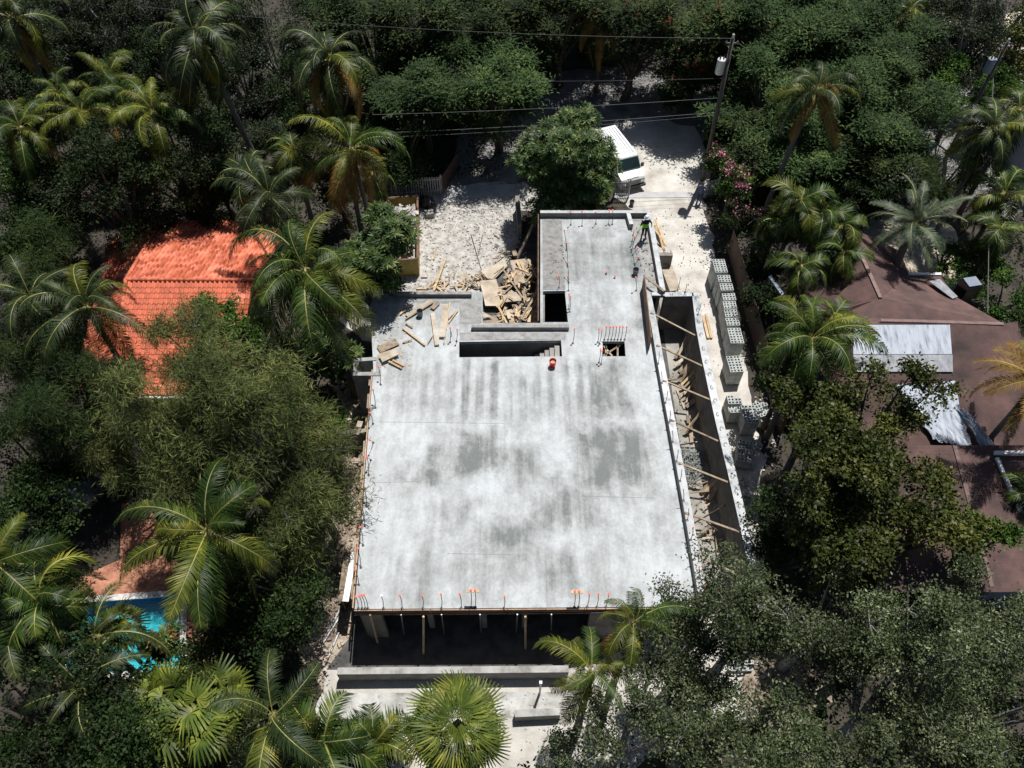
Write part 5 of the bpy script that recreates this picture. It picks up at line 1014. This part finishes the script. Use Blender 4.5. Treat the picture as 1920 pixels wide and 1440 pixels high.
T=[ # px,py,z,R,H,kind,label
(60,60,6.5,4.2,2.2,'grey','greyish small-leaved tree in the top left corner'),
(200,45,6.5,4.4,2.2,'grey','greyish small-leaved tree left of the tallest royal palm'),
(110,120,5,3.5,2,'grey','greyish tree behind the sunlit palm thicket'),
(300,110,5,3.4,2,'dark','dark tree between the thicket and the tallest royal palm'),
(500,55,8,3.2,3,'grey','pale-trunked grey tree right of the tallest royal palm'),
(450,150,5,3.2,2,'grey','low grey-green tree under the pale-trunked one'),
(560,180,4.5,2.6,2,'dark','dark tree left of the tall royal palm trunk'),
(700,70,8,4.2,3,'feather','left part tree of the large dark canopy above the shaded road'),
(820,60,9,4.6,3,'feather','middle tree of the large dark canopy above the shaded road'),
(930,50,8.5,4.2,3,'feather','right tree of the large dark canopy above the shaded road'),
(800,170,6,4.0,2.6,'featherb','front left lobe tree of the dark canopy'),
(925,160,5.8,3.8,2.6,'featherb','front right lobe tree of the dark canopy'),
(1050,40,8,3.0,2.5,'feather','dark tree behind the shaded road end'),
(1085,-30,8,3.5,2.5,'feather','dark tree at the top edge above the road'),
(1200,60,8,3.6,2.8,'feather','red flowering tree left of the utility pole'),
(1320,60,8.5,4.2,2.8,'feather','red flowering tree behind the utility pole top'),
(1285,120,6.5,2.7,2.0,'feather','lower red flowering tree beside the transformer'),
(1480,50,9,4.6,2.8,'featherb','broad green canopy tree with a few red flowers at the top'),
(1610,90,8.5,4.6,2.8,'featherb','broad green canopy tree right of the red-flecked one'),
(1440,180,7,3.3,2.4,'featherb','green canopy tree right of the utility pole'),
(1640,210,7.5,4.2,2.6,'featherb','green canopy tree reaching towards the dark car'),
(1500,280,6,3.6,2.4,'featherb','lower green canopy tree above the bright palm clump'),
(1620,310,5,3.2,2.0,'feather','shaded lower canopy tree beside the yellowish fence'),
(1430,290,5,2.6,2.0,'feather','shaded tree between bougainvillea and green canopy'),
(1820,70,8,4.4,2.6,'grey','dark oak with black limbs in the top right corner'),
(1750,30,7,3.4,2.4,'olive','olive-green tree top right beside the beige verge'),
(1920,90,7,3.2,2.4,'olive','brownish tree cut by the upper right frame edge'),
(1805,165,6,2.2,1.6,'bright','yellow-green tree left of the grey transformer'),
(1890,180,5.5,2.0,1.6,'bright','small yellow-green tree right of the grey transformer'),
(1790,310,4,2.2,1.5,'needled','shaggy dark shrub tree on the side street corner'),
(1740,350,3.5,1.8,1.3,'needled','shaggy olive shrub above the grey date palm'),
(1645,350,3.2,2.4,1.6,'dark','dark tree left of the yellowish fence'),
(1590,370,3,2.0,1.5,'dark','dark shrub tree above the brown roof peak'),
(1835,500,2.6,2.0,1.4,'bright','rounded green shrub beside the roof unit'),
(1890,560,2.8,1.9,1.4,'bright','bright green shrub at the right edge below the round one'),
(1780,480,2.2,1.3,1.1,'bright','small green shrub at the patio corner'),
(1910,640,3,1.6,1.3,'dark','dark shrub at the right edge beside the brown roof'),
(1905,680,2.6,1.4,1.2,'dark','dark shrub right of the brown roof slope'),
(60,395,5,3.6,2.2,'dark','dark tree at the left edge above the shaded palm'),
(30,330,5,3.0,2.0,'bright','yellow-green leaved tree at the left edge'),
(200,340,7.5,3.6,3.2,'dark','black-green tree above the orange roof, left one'),
(345,325,7.5,3.8,3.2,'dark','black-green tree above the orange roof, right one'),
(95,480,5,2.8,2.0,'needled','dark feathery tree left of the orange roof corner'),
(430,610,5.0,2.2,1.8,'bright','leafy green shrub poking up at the right end of the orange roof'),
(395,665,8,3.0,2.6,'needle','upper lobe tree of the big feathery grove'),
(330,790,9,3.4,2.8,'needle','left central tree of the big feathery grove'),
(460,790,9,3.6,2.8,'needle','right central tree of the big feathery grove'),
(560,880,8,3.0,2.6,'needle','right lobe tree of the big feathery grove near the slab'),
(420,900,8,3.2,2.4,'needle','lower central tree of the big feathery grove'),
(232,825,7,2.3,2.2,'needle','lower left tree of the big feathery grove'),
(520,960,7,3.0,2.4,'needle','lowest right tree of the big feathery grove'),
(130,730,7,3.2,2.2,'needled','dark green feathery tree left of the orange roof foot'),
(50,690,7,2.8,2.2,'needled','dark feathery tree at the left edge'),
(150,840,5.5,2.2,1.6,'needle','yellowish brown feathery tree above the grey cover'),
(50,850,4.5,3.0,2.0,'dark','dark leafy tree at the left edge above the pool palms'),
(588,785,5.5,1.9,2.0,'bright','dense round green tree close to the left slab edge'),
(575,700,4,2.2,1.6,'dark','dark bush under the central coconut palm fronds'),
(620,650,3,1.5,1.3,'rosette','rosette-leaved shrub beside the corner shaft'),
(500,640,4,2.0,1.6,'dark','dark small-leaved tree by the bare twigs'),
(520,1070,5,2.4,2.2,'dark','black-green tree between the pool palm and the side yard'),
(500,1190,4.5,2.4,2.0,'dark','black-green tree above the arching yellow fronds'),
(460,1200,4,2.4,2.0,'dark','dark thicket tree right of the pool'),
(60,1350,6,4.0,2.4,'dark','black-green tree in the bottom left corner'),
(200,1400,5.5,3.6,2.4,'dark','black-green tree at the bottom edge left of the fan palms'),
(430,1430,4.5,2.6,1.6,'oak','small grey-leaved tree on the bottom edge'),
(20,950,5,2.4,1.8,'dark','dark tree on the left edge beside the grey cover'),
(1056,308,4.2,3.75,3.2,'rosette','round rosette-leaved tree behind the slab stem'),
(1540,760,8,2.6,2.4,'olive','upper left crown of the big olive-green tree'),
(1640,790,8.5,3.0,2.6,'olive','top crown of the big olive-green tree beside the silver tarp'),
(1530,880,8,2.8,2.4,'olive','left crown of the big olive-green tree by the block pallets'),
(1660,900,8,3.0,2.4,'olive','central crown of the big olive-green tree'),
(1600,990,7,2.8,2.4,'olive','lower crown of the big olive-green tree'),
(1750,970,6.5,2.4,2.0,'olive','right crown of the big olive-green tree over the brown roof'),
(1830,1000,5.5,1.6,1.3,'bright','small bright tree reaching over the lower brown roof'),
(1350,1130,8,2.9,2.6,'oak','live oak overlapping the right front slab corner'),
(1270,1110,6.5,1.3,1.2,'oak','small oak crown brushing the slab corner'),
(1300,1230,7.5,3.0,2.4,'oak','live oak below the right front slab corner'),
(1425,1150,8,3.0,2.6,'oak','live oak right of the slab corner oak'),
(1180,1380,7,3.0,2.4,'oak','live oak at the bottom edge right of the big fan palm'),
(1305,1350,8,3.0,2.6,'oak','live oak in the middle of the bottom right grove'),
(1450,1435,8,3.0,2.6,'oak','live oak on the bottom edge right of the middle one'),
(1580,1140,8.5,3.3,2.6,'oak','live oak with pale twigs under the olive tree'),
(1700,1180,8.5,3.4,2.6,'oak','live oak right of the pale-twigged one'),
(1830,1160,8,3.2,2.4,'oak','live oak over the foot of the brown roof'),
(1665,1285,8,3.2,2.6,'oak','live oak right of the debris patch'),
(1760,1320,8,3.4,2.6,'oak','live oak in the lower right, second from the edge'),
(1890,1310,8,3.2,2.4,'oak','live oak at the right frame edge, lower row'),
(1680,1430,7.5,3.2,2.4,'oak','live oak on the bottom edge near the right corner'),
(1860,1440,7.5,3.2,2.4,'oak','live oak in the bottom right corner'),
(1960,1180,7,2.6,2.2,'oak','live oak cut by the right frame edge'),
(1060,1440,5,2.0,1.6,'oak','small oak on the bottom edge beside the yard'),
(20,150,5.5,3.6,2.6,'dark','dark tree at the left edge behind the yellow-green palm'),
(250,20,6,4.6,2.6,'grey','greyish tree touching the top edge left of the tallest royal palm'),
(120,-20,6,4.6,2.6,'grey','greyish tree on the top edge near the left corner'),
(400,-10,6,4.2,2.6,'dark','dark tree on the top edge behind the tallest royal palm'),
(600,10,6,4.0,2.6,'dark','dark tree on the top edge behind the dead orange frond'),
(220,270,4,3.4,2.4,'dark','black-green tree under the sunlit palm thicket'),
(90,290,4,3.2,2.4,'dark','black-green tree under the left palm thicket'),
(400,230,4,2.8,2.2,'dark','black-green tree beside the tallest palm trunk'),
(480,240,4,2.6,2.2,'grey','grey-green shrubby tree right of the tallest palm trunk'),
(700,190,4.5,3.2,2.4,'dark','dark tree behind the orange-fronded palm'),
(760,260,4,2.8,2.4,'dark','black-green tree above the picket fence'),
(400,320,4,2.6,2.0,'dark','black-green tree between the orange roof and the small bright palm'),
(620,340,3.5,2.2,1.8,'dark','dark bush under the orange-fronded palm'),
(1160,-10,6,4.4,2.8,'feather','feathery tree on the top edge behind the hanging dead frond'),
(980,0,6,4.2,2.8,'feather','feathery tree on the top edge right of the dark canopy'),
(860,-20,6,4.2,2.8,'feather','feathery tree on the top edge behind the dark canopy'),
(1400,-10,6,4.6,2.8,'feather','feathery tree on the top edge behind the red flowers'),
(1580,0,6,4.4,2.8,'featherb','green feathery tree on the top edge'),
(1540,210,5,3.6,2.4,'featherb','green canopy tree directly under the hanging coconut palm'),
(1450,110,5,3.6,2.6,'featherb','green canopy tree right of the pole crossarm'),
(1350,225,3.2,1.7,1.5,'featherb','green tree just right of the utility pole shaft'),
(1700,140,4,2.2,1.8,'feather','dark tree left of the dark car'),
(1890,20,7,3.6,2.6,'grey','dark oak on the top edge at the right corner'),
(20,470,5,2.8,2.0,'dark','dark tree at the left edge beside the shaded palms'),
(1480,700,5,1.8,1.6,'dark','dark bush under the west end palm'),
(1490,1010,5,2.6,2.0,'dark','black-green tree between the olive tree and the oaks'),
(1430,560,2.6,1.4,1.4,'dark','dark shrub right of the board fence'),(1440,490,2.4,1.5,1.3,'dark','dark shrub behind the top of the board fence'),(1465,620,2.6,1.3,1.3,'dark','dark shrub at the foot of the west end palm'),
]
for t_ in T:
    fl=None
    if t_[5]=='needle': t_=(t_[0]+random.uniform(-10,10),t_[1]+random.uniform(-10,10),t_[2]+random.uniform(-2.2,.8),t_[3]*random.uniform(.8,.95),t_[4]*1.2)+t_[5:]
    if t_[5]=='oak': t_=(t_[0]+random.uniform(-12,12),t_[1]+random.uniform(-12,12),t_[2]+random.uniform(-1.6,.8),t_[3]*random.uniform(.74,.94),t_[4]*1.15)+t_[5:]
    if t_[1]<330 and t_[2]>4.4 and 'front left lobe' not in t_[6] and 'front right lobe' not in t_[6]: t_=(t_[0],t_[1],t_[2]*.72,t_[3]*1.12,t_[4]*1.25)+t_[5:]
    if 'red flower' in t_[6] : fl=('redf',50,(0,0))
    if 'few red' in t_[6]: fl=('redf',40,(-.6,.6))
    tree(*t_,flower=fl,lean=(random.uniform(-.6,.6),random.uniform(-.4,.4)))
tree(706,458,6.6,2.0,1.5,'rosette','rosette-leaved shrub spilling over the waste container',name='shrub',cat='shrub'); tree(680,505,6.2,1.6,1.3,'rosette','lower rosette-leaved shrub beside the gravel yard',name='shrub',cat='shrub'); tree(728,520,4.8,.9,.8,'rosette','small rosette shrub at the rear left slab corner',name='shrub',cat='shrub')
tree(1376,335,3.6,1.9,1.8,'bright','bougainvillea shrub with pale pink flowers right of the standing man',('pink',60,(0,0)),'flowering_shrub','shrub'); tree(1392,400,3.2,1.6,1.5,'dark','lower bougainvillea shrub with deeper pink flowers',('pink',26,(0,0)),'flowering_shrub','shrub')
tree(1340,305,2.2,1.0,1.2,'bright','small pink-flecked shrub against the utility pole',('pink',18,(0,0)),'flowering_shrub','shrub')
tree(310,1205,1.6,.7,.9,'rosette','rust-coloured shrub at the right end of the pool',('redleaf',50,(0,0)),'shrub','shrub')
# low undergrowth between the trees
rg=np.random.default_rng(99)
keep=[]; ex=[[(p.x,p.y) for p in PP(q_,0)] for q_ in ([(600,640),(690,520),(740,380),(830,340),(960,330),(1000,120),(1330,120),(1330,370),(1350,470),(1460,560),(1500,1160),(1400,1440),(600,1440),(570,1200)],[(90,1060),(430,930),(430,1290),(90,1290)],[(1430,400),(1900,400),(1960,1100),(1650,1100)],[(1640,360),(1700,120),(1990,100),(1990,420)],[(180,420),(520,420),(520,780),(180,780)])]
while len(keep)<5200:
    x=rg.uniform(-50,50);y=rg.uniform(6,76)
    if abs(x)>y*.62+18: continue
    if any(inpoly(x,y,e_) for e_ in ex): continue
    keep.append((x,y,rg.uniform(.1,1.5)))
cl=np.array(keep); per=18; n=len(cl)*per; p=np.repeat(cl,per,0)+rg.normal(size=(n,3))*np.array([.32,.32,.2]); p[:,2]=np.abs(p[:,2]); t=norm(rg.normal(size=(n,3))+np.array([0,0,.3])); b=norm(np.cross(t,norm(np.array([0,0,1.])+rg.normal(size=(n,3))*.6))); l=rg.uniform(.12,.34,n)[:,None]
V=np.empty((n,4,3)); V[:,0]=p;V[:,1]=p+t*l*.45+b*l*.25;V[:,2]=p+t*l;V[:,3]=p+t*l*.45-b*l*.25
tag(link('undergrowth',npmesh('undergrowth',V.reshape(-1,3),np.arange(n*4).reshape(-1,4),M['l_dark'])),'dark low undergrowth covering the soil between the trees','undergrowth',None,'stuff')
# litter, stones on the yards
def litter(px,n,lo,hi,m,name,label,seed,cat,excl=None):
    q=[(p.x,p.y) for p in PP(px,0)]; r_=random.Random(seed); s=MB(); xs=[a for a,b in q];ys=[b for a,b in q]; k=0
    while k<n:
        x=r_.uniform(min(xs),max(xs));y=r_.uniform(min(ys),max(ys))
        if not inpoly(x,y,q): continue
        z=r_.uniform(lo,hi); s.box((x,y,.03+z*.25),(z,z*r_.uniform(.4,1),z*.5),Matrix.Rotation(r_.uniform(0,3),3,(r_.random(),r_.random(),1)),.7); k+=1
    return top(s,name,M[m],label,cat,kind='stuff')
litter([(740,390),(970,360),(990,500),(900,540),(760,540)],900,.04,.14,'debris','gravel_stones','small pale stones scattered over the gravel yard',1,'gravel')
def rooflit(px,z,n,m,name,label,seed,cat='leaves'):
    q=PP(px,z); r_=random.Random(seed); s=MB()
    for i in range(n):
        u,v=r_.random(),r_.random(); p=(q[0].lerp(q[1],u)).lerp(q[3].lerp(q[2],u),v); s.box((p.x,p.y,z+.03),(r_.uniform(.04,.16),r_.uniform(.03,.08),.01),r_.uniform(0,3))
    return top(s,name,M[m],label,cat,kind='stuff')
rooflit([(700,560),(770,560),(770,690),(700,690)],Z0,90,'wood','leaf_scraps','small scraps and leaves on the rear left slab corner',5)
rooflit([(1180,420),(1215,420),(1235,530),(1205,530)],Z0+.02,50,'steel','wire_scraps','dark wire scraps on the rough strip near the worker',6,'scraps')
rooflit([(1030,470),(1056,470),(1058,530),(1032,530)],Z0+.02,20,'wood2','wood_scraps','few scraps on the rough strip left of the stem',7,'scraps')
litter([(1200,400),(1320,380),(1400,560),(1420,700),(1330,720),(1260,560)],260,.03,.10,'lime','driveway_stones','pale stones and crumbs on the limestone driveway',2,'gravel')
litter([(600,1240),(640,980),(640,720),(690,720),(680,1000),(655,1200)],360,.05,.25,'sand','yard_rubble','brown rubble on the side yard left of the slab',3,'rubble')
litter([(610,1300),(1080,1300),(1090,1400),(610,1400)],200,.03,.12,'capc','front_rubble','white crumbs of concrete on the front yard',4,'rubble')
litter([(1420,700),(1450,660),(1470,800),(1440,900),(1400,880)],160,.05,.2,'debris','pallet_rubble','pale rubble around the block pallets',5,'rubble')
litter([(1240,700),(1275,700),(1320,900),(1350,1050),(1310,1050),(1280,900)],140,.03,.16,'wood2','trench_rubble','bits of wood and rubble on the side trench floor',17,'rubble')
litter([(630,700),(700,700),(690,860),(660,960),(620,930)],160,.08,.4,'ply','side_scrap','scrap wood and rubble left of the slab edge',18,'rubble')
litter([(1410,1240),(1520,1240),(1540,1320),(1430,1350)],150,.1,.4,'sand','oak_debris','brown debris pile seen between the oaks',6,'rubble')
